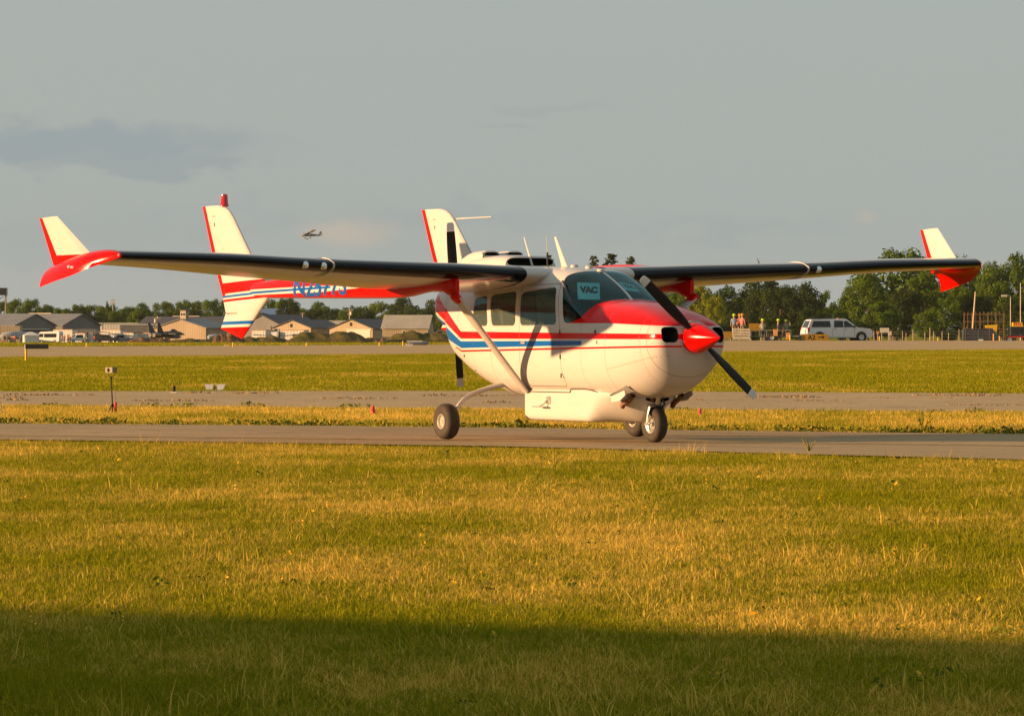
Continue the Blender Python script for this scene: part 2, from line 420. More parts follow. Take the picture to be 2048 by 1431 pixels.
for sg, lab in ((-1, 'starboard pane of the windscreen'), (1, 'port pane of the windscreen')):
    o = sub.obj('windscreen', [f for f in sub.F if sg * sum(sub.V[i][1] for i in f) > 0], M_GLASS, AC)
sub.obj('windscreen_strip', strip, M_WHITE, AC); skin.V = sub.V
panes = []
for W in (W1, W2, W3):
    ring = skin.cut(lambda x, y, z: np.maximum(W(x, z) - .010, .9 - np.abs(z) * 1.0))
    s2 = Surf(skin.V, ring); pane = s2.cut(lambda x, y, z: W(x, z)); skin.V = s2.V
    panes.append((pane, s2.F))
for k, (pane, ring) in enumerate(panes):
    for sg in (-1, 1):
        p = skin.obj('cabin_window', side(pane, sg), M_GLASS2, AC)
        skin.obj('window_seal', side(ring, sg), M_METAL if k == 0 else M_SEAM, p)
dr = skin.cut(lambda x, y, z: np.maximum(DOOR(x, z) - .003, y + .1))
s2 = Surf(skin.V, dr); dpan = s2.cut(lambda x, y, z: DOOR(x, z) + .003); skin.V = s2.V
door = skin.obj('cabin_door', dpan, M_FUS, AC); skin.obj('door_seam', s2.F, M_SEAM, door)
for x_, z_ in ((-1.015, 1.20), (-1.01, .93), (-1.04, .72)): MB().box((x_, -.597 if z_ > .8 else -.565, z_), (.012, .012, .05)).build('door_hinge', M_DARKM, door)
mb = MB().box((-1.80, -.607, 1.08), (.09, .012, .025)); mb.build('door_handle', M_METAL, door)
inl = skin.cut(lambda x, y, z: np.maximum(INL(np.abs(y), z), .55 - x))
cw = skin.cut(lambda x, y, z: -.13 - x)
s2 = Surf(skin.V, cw); seam = s2.cut(lambda x, y, z: x + .127); skin.V = s2.V
nb_ = s2.cut(lambda x, y, z: (.60 + .10 * np.clip((1.0 - z) / .4, 0, 1)) - x); s3 = Surf(s2.V, nb_); sm3 = s3.cut(lambda x, y, z: x - (.6045 + .10 * np.clip((1.0 - z) / .4, 0, 1))); skin.V = s2.V = s3.V
nbo = skin.obj('nose_bowl', s3.F, M_FUS, AC); skin.obj('bowl_seam', sm3, M_SEAM, nbo)
cowl = skin.obj('engine_cowl', s2.F, M_FUS, AC); skin.obj('cowl_seam', seam, M_SEAM, cowl)
rc = skin.cut(lambda x, y, z: x + 3.84); skin.obj('rear_engine_cowl', rc, M_FUS, AC)
skin.obj('fuselage', skin.F, M_FUS, AC)
# rim and duct of the two cooling inlets
for sg in (-1, 1):
    mb = MB(); ring = []
    Q = [(.265, 1.088), (.342, 1.088), (.377, 1.103), (.392, 1.138), (.392, 1.204), (.377, 1.239), (.342, 1.254), (.265, 1.254), (.23, 1.239), (.215, 1.204), (.215, 1.138), (.23, 1.103)]
    def fx(y, z):
        lo, hi = .3, .81
        for _ in range(30):
            m_ = (lo + hi) / 2; w, zt, zb, zc, nt, nb = [float(f(m_)) for f in FN]
            n_ = nt if z > zc else nb; h_ = (zt - zc) if z > zc else (zc - zb)
            ins = (y / w) ** n_ + (abs(z - zc) / h_) ** n_ < 1
            lo, hi = (m_, hi) if ins else (lo, m_)
        return lo
    rows = [[(fx(y, z) - .002, sg * y, z) for y, z in Q], [(fx(y, z) - .05, sg * (y + (.3 - y) * .10), z + (1.17 - z) * .10) for y, z in Q], [(.48, sg * (y * .9 + .02), z) for y, z in Q]]
    mb.grid(rows, wrap=True); mb.add(rows[2], [tuple(range(12))]); mb.build('cooling_inlet', M_BLACK, AC, True)
mb = MB().lathe([(.80, .0), (.80, .19), (.822, .19), (.822, .165), (.80, .165)], (0, 0, 1.138), 'x', 40); mb.build('spinner_backing_ring', M_WHITE, cowl, True)
mb = MB().lathe([(-4.335, .26), (-4.335, .0)], (0, 0, 1.515), 'x', 24); mb.build('rear_bulkhead', M_BLACK, AC)
# cabin inside
lx = np.unique(np.round(np.concatenate([np.linspace(-3.15, -.5, 110)]), 4))
mb = MB(); mb.grid(loft(lx, FN, 60, .04), wrap=True); lin = Surf(mb.v, mb.f)
lin.cut(lambda x, y, z: g_ws(x, y, z) - .0); lin.cut(lambda x, y, z: np.minimum(np.minimum(W1(x, z), W2(x, z)), W3(x, z)) + .0)
lin.obj('cabin_lining', lin.F, M_LINE, AC)
mb = MB().box((-1.65, 0, .74), (2.0, .86, .03)); mb.build('cabin_floor', M_LINE, AC)
mb = MB().box((-3.13, 0, 1.28), (.03, .92, 1.05)); mb.build('rear_bulkhead', M_LINE, AC)
mb = MB().prism([(-.50, .75), (-.50, 1.44), (-.60, 1.47), (-.70, 1.465), (-.72, 1.43), (-.66, 1.40), (-.66, .95), (-.58, .75)], -.40, .40); mb.build('instrument_panel', M_BLACK, AC)
for sy in (-.27, .27):
    mb = MB().tube([(-.68, sy, 1.22), (-.86, sy, 1.24)], .012, 8); mb.box((-.87, sy, 1.25), (.02, .26, .03)); mb.box((-.87, sy - .13, 1.29), (.02, .03, .10)); mb.box((-.87, sy + .13, 1.29), (.02, .03, .10))
    mb.build('control_yoke', M_BLACK, AC)
for sx, hgt in ((-1.55, .62), (-2.45, .58)):
    for sy in (-.28, .28):
        mb = MB().box((sx + .22, sy, .98), (.46, .44, .14), ry=R(-6)); mb.box((sx - .05, sy, 1.05 + hgt / 2), (.12, .43, hgt), ry=R(-10)); mb.box((sx - .13, sy, 1.10 + hgt), (.09, .26, .14), ry=R(-10))
        mb.box((sx + .2, sy, .82), (.36, .36, .2)); mb.build('seat', M_SEAT, AC)
for sg in (-1, 1):
    mb = MB().tube([(-1.12, sg * .50, 1.76), (-.86, sg * .53, 1.50), (-.66, sg * .51, 1.36)], .016, 8); mb.build('windscreen_brace', M_DARKM, AC)
# ------------------------------------------------------------------ wing
LEX = pchip([.4, 1.5, 3.09, 5.58], [-1.55, -1.56, -1.62, -1.70]); LEZ = pchip([.4, .65, 1.57, 3.1, 4.4, 5.58], [1.838, 1.845, 1.878, 1.925, 1.985, 2.008])
TEX = pchip([.4, 1.5, 3.05, 5.58], [-3.08, -3.08, -3.02, -2.93]); TEZ = pchip([.4, 1.5, 3.05, 3.8, 4.65, 5.58], [1.64, 1.668, 1.776, 1.83, 1.895, 1.948])
TC = pchip([.4, 1.6, 5.58], [.150, .145, .105])
def naca(c, t): return 5 * t * (0.2969 * math.sqrt(max(c, 0)) - 0.126 * c - 0.3516 * c * c + 0.2843 * c ** 3 - 0.1030 * c ** 4)
NC = 34; BET = [0.5 * (1 - math.cos(math.pi * k / NC)) for k in range(NC + 1)]
def wing_pt(y, c, up):
    lx, lz, tx, tz = float(LEX(y)), float(LEZ(y)), float(TEX(y)), float(TEZ(y)); ch = math.hypot(lx - tx, lz - tz); ux, uz = (tx - lx) / ch, (tz - lz) / ch
    nx, nz = uz, -ux                                   # points up
    if nz < 0: nx, nz = -nx, -nz
    cam_ = (0.02 / 0.16 * (0.8 * c - c * c)) if c < .4 else (0.02 / 0.36 * (0.2 + 0.8 * c - c * c))
    h = cam_ + (1 if up else -1) * naca(c, float(TC(y)))
    return (lx + ux * c * ch + nx * h * ch, lz + uz * c * ch + nz * h * ch)
def wing_ring(y, sg):
    r = [wing_pt(y, BET[k], True) for k in range(NC, -1, -1)] + [wing_pt(y, BET[k], False) for k in range(1, NC + 1)]
    return [(p[0], sg * y, p[1]) for p in r]
kb_u = min(k for k in range(NC + 1) if BET[k] > .055); kb_l = min(k for k in range(NC + 1) if BET[k] > .085)
kf = min(k for k in range(NC + 1) if BET[k] > .74)
ys = sorted(set(np.round(np.concatenate([np.linspace(.4, 5.58, 60), [.70, .74, 2.95, 3.02, 5.45]]), 4)))
for sg, nm in ((-1, 'starboard'), (1, 'port')):
    P = [wing_ring(y, sg) for y in ys]; W_ = len(P[0]); bins = {'wing': [], 'root_seal': [], 'deicing_boot': [], 'wing_flap': [], 'aileron': []}
    V = [q for r in P for q in r]
    for i in range(len(ys) - 1):
        ym = (ys[i] + ys[i + 1]) / 2
        for j in range(W_ - 1):
            f = (i * W_ + j, i * W_ + j + 1, (i + 1) * W_ + j + 1, (i + 1) * W_ + j)
            k = NC - j if j < NC else j - NC              # outer edge index of this strip
            if .70 < ym < .74 and BET[min(k, NC)] < .8: b = 'root_seal'
            elif ym > .74 and ((j < NC and k <= kb_u) or (j >= NC and k < kb_l)): b = 'deicing_boot'
            elif ym < 2.95 and ym > .74 and ((j < NC and k > kf) or (j >= NC and k >= kf)): b = 'wing_flap'
            elif 3.02 < ym < 5.45 and ((j < NC and k > kf) or (j >= NC and k >= kf)): b = 'aileron'
            else: b = 'wing'
            bins[b].append(f)
    wing = None
    for b, fs in bins.items():
        used = {}; vs = []; ff = []
        for f in fs:
            ff.append(tuple(used.setdefault(i, len(used)) for i in f))
        vs = [None] * len(used)
        for i, k in used.items(): vs[k] = V[i]
        o = link_mesh(b, vs, ff, M_BOOT if b in ('deicing_boot', 'root_seal') else M_WHITE, AC if wing is None else wing, 50)
        if wing is None: wing = o
    # drooped tip
    root = [(wing_pt(5.58, c, True), wing_pt(5.58, c, False)) for c in BET]
    EX = pchip([0, .25, .5, .78, 1], [-1.70, -2.0, -2.3, -2.70, -3.01]); EY = pchip([0, .10, .25, .5, .78, 1], [5.60, 5.68, 5.77, 5.88, 5.93, 5.945]); EZ = pchip([0, .25, .5, .78, 1], [2.0, 1.905, 1.81, 1.738, 1.682])
    us = np.linspace(0, 1, 13); mb = MB()
    rows_u, rows_l = [], []
    for u in us:
        ru, rl = [], []
        for c, (a, b) in zip(BET, root):
            mx_, mz_ = (a[0] + b[0]) / 2, (a[1] + b[1]) / 2; hz = (a[1] - b[1]) / 2 * math.sqrt(max(0, 1 - u * u))
            x = lerp(mx_, float(EX(c)), u); y = lerp(5.58, float(EY(c)), 1 - (1 - u) ** 1.7); z = lerp(mz_, float(EZ(c)), u ** 2.4)
            ru.append((x, sg * y, z + hz)); rl.append((x, sg * y, z - hz))
        rows_u.append(ru); rows_l.append(rl)
    mb.grid(rows_u); mb.grid(rows_l)
    tip = mb.build('wing_tip', M_RED, wing, True)
    # winglet standing on the tip
    A_, B_, C_, D_ = Vector((-2.27, 5.675, 2.035)), Vector((-3.01, 5.79, 1.955)), Vector((-3.275, 5.825, 2.43)), Vector((-2.87, 5.80, 2.449))
    def wl(u, v, th):   # u chord 0 LE..1 TE, v span
        a = A_.lerp(B_, u); b = D_.lerp(C_, u); p = a.lerp(b, v); return (p.x, sg * (p.y) + th * naca(u, .12 * lerp(.7, .4, v)), p.z)
    def panel(name, u0, u1, v0a, v0b, mat_, par):
        mb = MB(); n = 8
        for s_ in (-1, 1):
            mb.grid([[wl(lerp(u0, u1, i / n), lerp(lerp(v0a, v0b, i / n), 1, j / 2), s_) for j in range(3)] for i in range(n + 1)])
        return mb.build(name, mat_, par, True)
    wlt = panel('winglet', 0, .80, 0, .12, M_WHITE, wing); panel('winglet_trailing_edge', .80, 1, -.10, -.12, M_RED, wlt)
    mb = MB()
    for s_ in (-1, 1): mb.grid([[wl(lerp(0, .80, i / 8), lerp(-.12, lerp(0, .12, i / 8), j), s_) for j in range(2)] for i in range(9)])
    mb.build('winglet_base', M_RED, wlt, True)
    # stall fence round the leading edge
    mb = MB(); ring_o, ring_i = [], []
    seq = [(BET[k], True) for k in range(13, 0, -1)] + [(BET[k], False) for k in range(0, 15)]
    cen = (-1.62 - .25, float(LEZ(3.09)) - .03)
    for q, (c, up) in enumerate(seq):
        p = wing_pt(3.09, c, up); w_ = math.sin(math.pi * min(1, max(0, q / (len(seq) - 1)))) ** .5
        d = Vector((p[0] - cen[0], 0, p[1] - cen[1])).normalized() * (.005 + .022 * w_ * (.25 if (up and c > .01) else 1.0))
        ring_i.append((p[0] - d.x * .3, p[1] - d.z * .3)); ring_o.append((p[0] + d.x, p[1] + d.z))
    G = [[(a[0], sg * (3.09 + e), a[1]) for a in r] for r, e in ((ring_i, -.008), (ring_o, -.004), (ring_o, .004), (ring_i, .008))]
    mb.grid(G); mb.build('wing_fence', M_WHITE, wing, 30)
    for yy in ((3.20, 3.42) if sg < 0 else (3.25,)):
        p = Vector((float(LEX(yy)) - .035, sg * yy, float(LEZ(yy)) - .012)); mb = MB()
        mb.lathe([(-.03, .040), (.026, .039), (.035, .033), (.040, .02), (.042, .0)], p, 'x', 20); lt = mb.build('landing_light', M_LENS, wing, True)
    p = wing_pt(5.72 if False else 5.58, .12, True)
    mb = MB().lathe([(-.02, 0), (-.018, .016), (0, .02), (.018, .016), (.02, 0)], (-1.735, sg * 5.60, 2.012), 'x', 12); mb.build('position_light', M_LENS, wing, True)
    if sg < 0:
        mb = MB().tube([(-2.30, -5.855, 1.885), (-2.36, -5.865, 1.89)], [.022, .02], 12); bs = mb.build('tip_lamp', M_METAL, wing, True)
        mb = MB().lathe([(-.03, 0), (-.02, .016), (0, .022), (.02, .016), (.03, 0)], (-2.40, -5.875, 1.895), 'x', 12); mb.build('tip_lamp_bulb', M_LENS, bs, True)
    else:
        mb = MB().tube([(-2.294, 2.2, 1.86), (-2.294, 2.2, 1.745)], .018, 8); mb.tube([(-2.30, 2.2, 1.755), (-2.12, 2.2, 1.755)], .010, 8); mb.build('pitot_mast', M_METAL, wing, True)
        mb = MB().tube([(-1.9, 2.60, 1.99), (-1.94, 2.60, 2.045)], [.008, .003], 6); mb.build('stall_vane', M_BLACK, wing)
    # tail boom
    B = np.array([(-1.655, .025, 1.79, 1.60), (-1.70, .045, 1.82, 1.588), (-1.80, .062, 1.85, 1.60), (-1.92, .078, 1.88, 1.642), (-2.1, .095, 1.92, 1.655), (-2.4, .115, 1.95, 1.635), (-2.8, .130, 1.975, 1.592), (-3.2, .135, 1.985, 1.580),
                  (-3.7, .130, 1.972, 1.582), (-4.5, .120, 1.93, 1.588), (-5.4, .106, 1.868, 1.595), (-6.1, .088, 1.815, 1.600), (-6.45, .066, 1.80, 1.606), (-6.8, .024, 1.785, 1.615), (-6.9, .012, 1.78, 1.62)])
    BF = [pchip(B[:, 0], B[:, k]) for k in (1, 2, 3)]
    fns = [BF[0], BF[1], BF[2], lambda x: (BF[1](x) + BF[2](x)) / 2, lambda x: 2.9, lambda x: 2.9]
    rings = loft(np.concatenate([np.linspace(-6.9, -2.1, 70), np.linspace(-2.05, -1.655, 16)]), fns, 20, 0, sg * 1.53)
    mb = MB(); mb.grid(rings, wrap=True); mb.add(rings[0], [tuple(range(len(rings[0])))]); mb.add(rings[-1], [tuple(range(len(rings[-1])))])
    boom = mb.build('tail_boom', M_BOOM, AC, 60)
    tv, tf = text_mesh('N2577S', .34, .20, .007, spacing=0.98, align='LEFT')
    wd = max(p.x for p in tv); kx = 1.42 / wd
    def bs_y(x, z):
        w, a, b = [float(f(x)) for f in BF]; c = (a + b) / 2; h = (a - b) / 2
        return w * max(.02, 1 - (abs(z - c) / h) ** 2.9) ** (1 / 2.9)
    bm = bmesh.new(); bvs = [bm.verts.new(q) for q in tv]
    for f in tf: bm.faces.new([bvs[i] for i in f])
    for q in np.arange(.02, .4, .02): bmesh.ops.bisect_plane(bm, geom=bm.verts[:] + bm.edges[:] + bm.faces[:], plane_co=(0, q, 0), plane_no=(0, 1, 0))
    for q in np.arange(.05, wd, .05): bmesh.ops.bisect_plane(bm, geom=bm.verts[:] + bm.edges[:] + bm.faces[:], plane_co=(q, 0, 0), plane_no=(1, 0, 0))
    bm.verts.index_update(); tv = [v.co.copy() for v in bm.verts]; tf = [tuple(v.index for v in f.verts) for f in bm.faces]; bm.free()
    vs = []
    for p in tv:
        x = (-5.42 + p.x * kx) if sg < 0 else (-4.0 - p.x * kx); z = 1.610 + p.y * .98 + (x + 5.3) * .018
        vs.append((x, sg * (1.53 + bs_y(x, min(z, float(BF[1](x)) - .02)) + .004), z))
    link_mesh('registration_letters', vs, tf, M_BLUE, boom)
    # fin with rudder
    LE = ([1.118, 1.595, 1.70, 1.80, 2.142, 2.567, 2.66, 2.71, 2.728], [-6.912, -6.24, -6.28, -6.318, -6.70, -7.134, -7.25, -7.36, -7.46])
    TE = ([1.118, 1.238, 1.426, 1.644, 2.175, 2.718, 2.728], [-6.935, -7.491, -7.355, -7.45, -7.736, -7.987, -7.975])
    zs_ = np.unique(np.concatenate([np.linspace(1.118, 2.728, 46), LE[0], TE[0]])); cs = [0, .01, .03, .07, .13, .22, .34, .48, .62, .76, .88, 1.0]
    fin = None
    for nm_, c0, c1 in (('fin', 0, 9), ('rudder', 8, 12)):
        mb = MB()
        for s_ in (-1, 1):
            mb.grid([[(lerp(np.interp(z, *LE), np.interp(z, *TE), c), sg * 1.53 + s_ * (naca(c, .10) * max(.12, min(.95, abs(np.interp(z, *LE) - np.interp(z, *TE)))) + .002), z) for c in cs[c0:c1]] for z in zs_])
        if c0 == 0:
            top = [(lerp(LE[1][-1], TE[1][-1], c), sg * 1.53 + s_ * (naca(c, .10) * .5 + .002), 2.728) for s_ in (1,) for c in cs] + [(lerp(LE[1][-1], TE[1][-1], c), sg * 1.53 - naca(c, .10) * .5 - .002, 2.728) for c in reversed(cs)]
            mb.add(top, [tuple(range(len(top)))])
        o = mb.build(nm_, M_FIN, AC if fin is None else fin, 60)
        fin = fin or o
    for (x, z, dx_, dz_) in ((-7.58, 2.60, .03, .0), (-7.60, 2.50, .004, .022), (-6.98, 1.423, .18, .0), (-6.85, 1.52, .004, .022)):
        mb = MB().box((x - dx_, sg * 1.58 if False else sg * 1.53, z), (max(dx_ * 2, .008), .072 if z > 2 else .082, max(dz_ * 2, .008))); mb.build('hinge_line', M_SEAM, fin)
    # bracing strut
    ring = []; top_, bot_ = Vector((-1.65, sg * 1.55, 1.585)), Vector((-1.985, sg * .50, .575)); ax_ = (bot_ - top_).normalized(); nn = ax_.cross(Vector((1, 0, 0))).normalized()
    for p, ch in ((top_ + ax_ * .01, .165), (top_.lerp(bot_, .3), .165), (top_.lerp(bot_, .36), .145), (bot_ - ax_ * .12, .14), (bot_ + ax_ * .06, .13)):
        r = []
        for k in range(20):
            q = 2 * math.pi * k / 20; r.append(p + Vector((1, 0, 0)) * (math.cos(q) * ch / 2) + nn * (math.sin(q) * ch * .17))
        ring.append(r)
    MB().grid(ring, wrap=True).build('wing_strut', M_WHITE, AC, True)
    slv = []
    for k_, ch, th_ in ((-.045, .08, .3), (-.03, .15, .30), (-.005, .172, .28), (.035, .178, .24), (.075, .172, .20)):
        p = top_ + ax_ * k_; slv.append([p + Vector((1, 0, 0)) * (math.cos(q * math.pi / 10) * ch / 2 - .01) + nn * (math.sin(q * math.pi / 10) * ch * th_) for q in range(20)])
    mb = MB().grid(slv, wrap=True); mb.add(slv[0], [tuple(range(20))]); mb.build('strut_fairing', M_RED, boom, True)
    # main gear
    mb = MB().tube([(-2.46, sg * .30, .64), (-2.50, sg * .42, .615), (-2.55, sg * .60, .572), (-2.576, sg * .75, .526), (-2.545, sg * .87, .488), (-2.50, sg * .97, .445), (-2.44, sg * 1.07, .380), (-2.40, sg * 1.13, .30), (-2.39, sg * 1.15, .21)],
                   [.034, .032, .029, .027, .026, .025, .024, .024, .024], 12)
    leg = mb.build('main_gear_leg', M_WHITE, AC, True)
    mb = MB().tube([(-2.39, sg * 1.13, .20), (-2.39, sg * 1.20, .20)], .045, 14); mb.box((-2.46, sg * 1.15, .20), (.09, .07, .08)); mb.build('brake_caliper', M_DARKM, leg)
    prof = [(-.07, .085), (-.082, .12), (-.083, .150), (-.072, .178), (-.05, .194), (-.02, .2), (.02, .2), (.05, .194), (.072, .178), (.083, .150), (.082, .12), (.07, .085)]
    wh = MB().lathe(prof, (-2.39, sg * 1.255, .2), 'y', 40).build('main_wheel', M_RUB, AC, True)
    mb = MB()
    mb.lathe([(sg * .055, 0), (sg * .058, .02), (sg * .052, .022), (sg * .052, .06), (sg * .066, .068), (sg * .075, .084), (sg * .07, .088)], (-2.39, sg * 1.255, .2), 'y', 32)
    mb.lathe([(-sg * .055, 0), (-sg * .052, .06), (-sg * .066, .068), (-sg * .072, .088)], (-2.39, sg * 1.255, .2), 'y', 32); mb.build('wheel_hub', M_HUB, wh, True)
mb = MB(); tp = []
for s_ in (-1, 1): mb.grid([[(-6.62 - c * .86, y, 1.80 + s_ * naca(c, .10) * .86) for c in cs] for y in (-1.53, 1.53)])
mb.build('horizontal_stabilizer', M_WHITE, AC, 60)
mb = MB().lathe([(0, .055), (.02, .055), (.03, .048), (.14, .040), (.15, .03), (.15, 0)], (-7.40, -1.53, 2.715), 'z', 20); mb.build('beacon', M_BEAC, AC, True)
mb = MB().tube([(-7.20, 1.56, 2.595), (-7.06, 1.56, 2.60), (-6.28, 1.56, 2.605)], [.010, .009, .007], 8); mb.build('rod_antenna', M_WHITE, AC)
# ------------------------------------------------------------------ scoops and aerials on the roof
def scoop(name, xsr, ws_, z1s, z0, zin, win, yc, depth):
    fn_ = [pchip(xsr, ws_), pchip(xsr, z1s), lambda x: z0, lambda x: z0 + .03, lambda x: 4.5, lambda x: 3.0]
    X = np.linspace(xsr[0], xsr[-1], 24); rings = loft(X, fn_, 24, 0, yc); mb = MB(); mb.grid(rings, wrap=True)
    o = mb.build(name, M_WHITE, AC, 50)
    mb = MB(); w0, t0 = ws_[0], z1s[0]
    rin = loft([xsr[0]], [lambda x: win, lambda x: zin[1], lambda x: zin[0], lambda x: (zin[0] + zin[1]) / 2, lambda x: 5, lambda x: 5], 24, 0, yc)[0]
    mb.grid([rings[0], rin], wrap=True); mb.build('scoop_lip', M_WHITE, o, 30)
    mb = MB(); back = [(p[0] - depth, p[1], p[2]) for p in rin]; mb.grid([rin, back], wrap=True); mb.add(back, [tuple(range(len(back)))]); mb.build('scoop_duct', M_BLACK, o)
scoop('air_scoop', [-2.68, -2.74, -3.0, -3.4, -3.8, -4.05], [.33, .345, .35, .335, .27, .18], [2.055, 2.07, 2.078, 2.065, 1.98, 1.88], 1.84, (1.955, 2.04), .30, 0, .25)
for sy in (-.155, .155):
    scoop('upper_air_scoop', [-3.30, -3.34, -3.55, -3.85, -4.1, -4.2], [.128, .136, .140, .135, .11, .07], [2.125, 2.135, 2.125, 2.04, 1.90, 1.82], 1.80, (2.077, 2.113), .108, sy, .15)
def mast(name, b, tp_, ch0, ch1, th, mat_):
    b = Vector(b); tp_ = Vector(tp_); rows = []
    for p, ch in ((b - (tp_ - b) * .05, ch0), (b.lerp(tp_, .1), ch0 * .8), (b.lerp(tp_, .5), lerp(ch0, ch1, .6)), (tp_, ch1), (tp_ + Vector((0, 0, .006)), ch1 * .5)):
        rows.append([p + Vector((math.cos(q * math.pi / 8) * ch / 2, math.sin(q * math.pi / 8) * ch * th / 2, 0)) for q in range(16)])
    mb = MB(); mb.grid(rows, wrap=True); mb.add(rows[-1], [tuple(range(16))]); return mb.build(name, mat_, AC, True)
mast('blade_antenna', (-2.63, 0, 1.943), (-2.82, 0, 2.276), .055, .018, .4, M_WHITE)
mast('blade_antenna', (-1.91, 0, 1.932), (-2.12, 0, 2.266), .15, .045, .25, M_WHITE)
mb = MB().tube([(-2.29, 0, 1.93), (-2.295, 0, 2.10)], .011, 8); o = mb.build('whip_antenna', M_BLACK, AC)
MB().tube([(-2.295, 0, 2.10), (-2.315, 0, 2.295)], [.006, .0025], 6).build('whip_tip', M_WHITE, o)
for x in (-1.70, -1.38, -1.13):
    MB().lathe([(-.01, .045), (.012, .045), (.022, .035), (.026, 0)], (x, 0, float(FN[1](x)) + .002), 'z', 20).build('antenna_puck', M_WHITE, AC, True)
# ------------------------------------------------------------------ propellers
def propeller(cx, cz, alpha, rad, fwd, spin_prof):
    mb = MB().lathe(spin_prof, (0, 0, cz), 'x', 48); pr = mb.build('propeller', M_RED, AC, 30)
    if fwd > 0:
        for q in range(8):
            a = 2 * math.pi * (q + .35) / 8; mb = MB().lathe([(-.006, 0), (-.004, .006), (.0, .007), (.005, .005), (.006, 0)], (.85, math.cos(a) * .1655, cz + math.sin(a) * .1655), 'x', 8); mb.build('spinner_screw', M_METAL, pr)
    R0 = [.10, .14, .19, .26, .36, .48, .60, .72, .80, .862, .864, .90, .935, .955, rad]; CH = [.055, .056, .066, .086, .104, .113, .114, .110, .106, .101, .101, .098, .092, .083, .048]
    TH = [.05, .05, .042, .034, .028, .023, .019, .016, .014, .012, .012, .011, .010, .008, .004]
    for sgn in (1, -1):
        rd = Vector((0, -math.sin(alpha) * sgn, math.cos(alpha) * sgn)); ax_ = Vector((1, 0, 0)); tg = rd.cross(ax_).normalized()
        rows = []
        for r, ch, th in zip(R0, CH, TH):
            tw = R(lerp(40, 8, min(1, (r - .1) / .85) ** .6)); cd = tg * math.cos(tw) + ax_ * (math.sin(tw)); nd = cd.cross(rd)
            rows.append([Vector((cx, 0, cz)) + rd * r + cd * (math.cos(q * math.pi / 9) * ch / 2) + nd * (math.sin(q * math.pi / 9) * th / 2) for q in range(18)])
        k = 10
        MB().grid(rows[:k], wrap=True).build('blade', M_BLADE, pr, True)
        mb = MB().grid(rows[k:], wrap=True); mb.add(rows[-1], [tuple(range(18))]); mb.build('blade_tip', M_BTIP, pr, True)
    return pr
pz = 1.138
propeller(.90, pz, .846, .965, 1, [(.822, 0), (.822, .165), (.85, .1665), (.90, .163), (.96, .148), (1.04, .122), (1.12, .092), (1.20, .060), (1.27, .030), (1.31, .010), (1.325, 0)])
propeller(-4.417, 1.517, .075, .965, -1, [(-4.335, 0), (-4.335, .16), (-4.38, .158), (-4.44, .15), (-4.55, .12), (-4.66, .08), (-4.76, .035), (-4.80, 0)])
# ------------------------------------------------------------------ cargo pod under the belly
Pd = np.array([(-2.088, .38, .55, .26), (-2.078, .415, .56, .235), (-2.05, .434, .567, .216), (-1.5, .44, .57, .213), (-.75, .44, .575, .212), (-.5, .438, .572, .212), (-.35, .43, .56, .213), (-.22, .40, .545, .225), (-.10, .34, .53, .275), (.0, .25, .515, .36), (.06, .15, .505, .43)])
NBP = pchip([-2.1, -.72, -.62, -.5, -.38, -.25, -.1, .06], [14, 14, 5.5, 2.4, 1.6, 1.3, 1.2, 1.3])
pf = [pchip(Pd[:, 0], Pd[:, k]) for k in (1, 2, 3)]
rings = loft(np.unique(np.concatenate([np.linspace(-2.088, -2.0, 8), np.linspace(-2.0, .06, 60)])), [pf[0], pf[1], pf[2], lambda x: pf[1](x) - .04, lambda x: 6.0, NBP], 48)
mb = MB().grid(rings, wrap=True); mb.add(rings[0], [tuple(range(len(rings[0])))]); pod = mb.build('cargo_pod', M_WHITE, AC, 45)
for sg in (-1, 1):
    MB().tube([(-2.07, sg * .435, .565), (-2.02, sg * .446, .572), (-1.96, sg * .446, .535), (-1.05, sg * .446, .535), (-1.03, sg * .446, .575), (-.75, sg * .444, .58), (-.62, sg * .442, .568), (-.45, sg * .43, .54), (-.28, sg * .40, .505), (-.18, sg * .37, .49)], .006, 6).build('pod_flange', M_SEAM, pod)
mb = MB().box((-1.52, -.447, .445), (.075, .012, .085)); o = mb.build('step_bracket', M_METAL, pod)
MB().tube([(-1.53, -.45, .45), (-1.55, -.49, .40), (-1.58, -.53, .375)], .009, 8).build('step_arm', M_WHITE, o); MB().box((-1.60, -.53, .372), (.16, .07, .012)).build('step_plate', M_METAL, o)
# ------------------------------------------------------------------ cowl flaps, exhausts, nose gear
for sg in (-1, 1):
    G = []
    for i in range(9):
        u = i / 8; x = lerp(.14, -.20, u)
        G.append([(x - .05 * abs(v - .4), sg * lerp(.10, .43, v), lerp(.515 + .10 * v ** 2, .435 + .075 * v ** 1.5, u ** .8)) for v in [k / 8 for k in range(9)]])
    G2 = [[(p[0], p[1], p[2] + .012) for p in r] for r in G]
    mb = MB().grid(G); mb.grid(G2); mb.add(G[-1] + G2[-1], [(k, k + 1, k + 10, k + 9) for k in range(8)]); fl = mb.build('cowl_flap', M_WHITE, AC, True)
    MB().prism([(-.20, .50), (.08, .57), (.10, .52), (-.02, .455), (-.19, .44)], sg * .425, sg * .435).build('flap_cheek', M_WHITE, fl)
    pth = [(.06, sg * .31, .52), (.00, sg * .31, .47), (-.07, sg * .315, .44), (-.125, sg * .32, .415), (-.15, sg * .322, .385)]
    ex = MB().tube(pth, .029, 14, cap=False).build('exhaust_pipe', M_EXH, AC, True); MB().tube([pth[-1], pth[-2]], .023, 14).build('exhaust_bore', M_BLACK, ex)
mb = MB().tube([(.10, 0, .56), (.06, 0, .44), (.045, 0, .405)], [.035, .033, .03], 14); ng_ = mb.build('nose_gear_leg', M_METAL, AC, True)
MB().tube([(.045, 0, .42), (.03, 0, .385), (.02, 0, .36)], [.05, .045, .03], 12).build('fork_crown', M_DARKM, ng_, True)
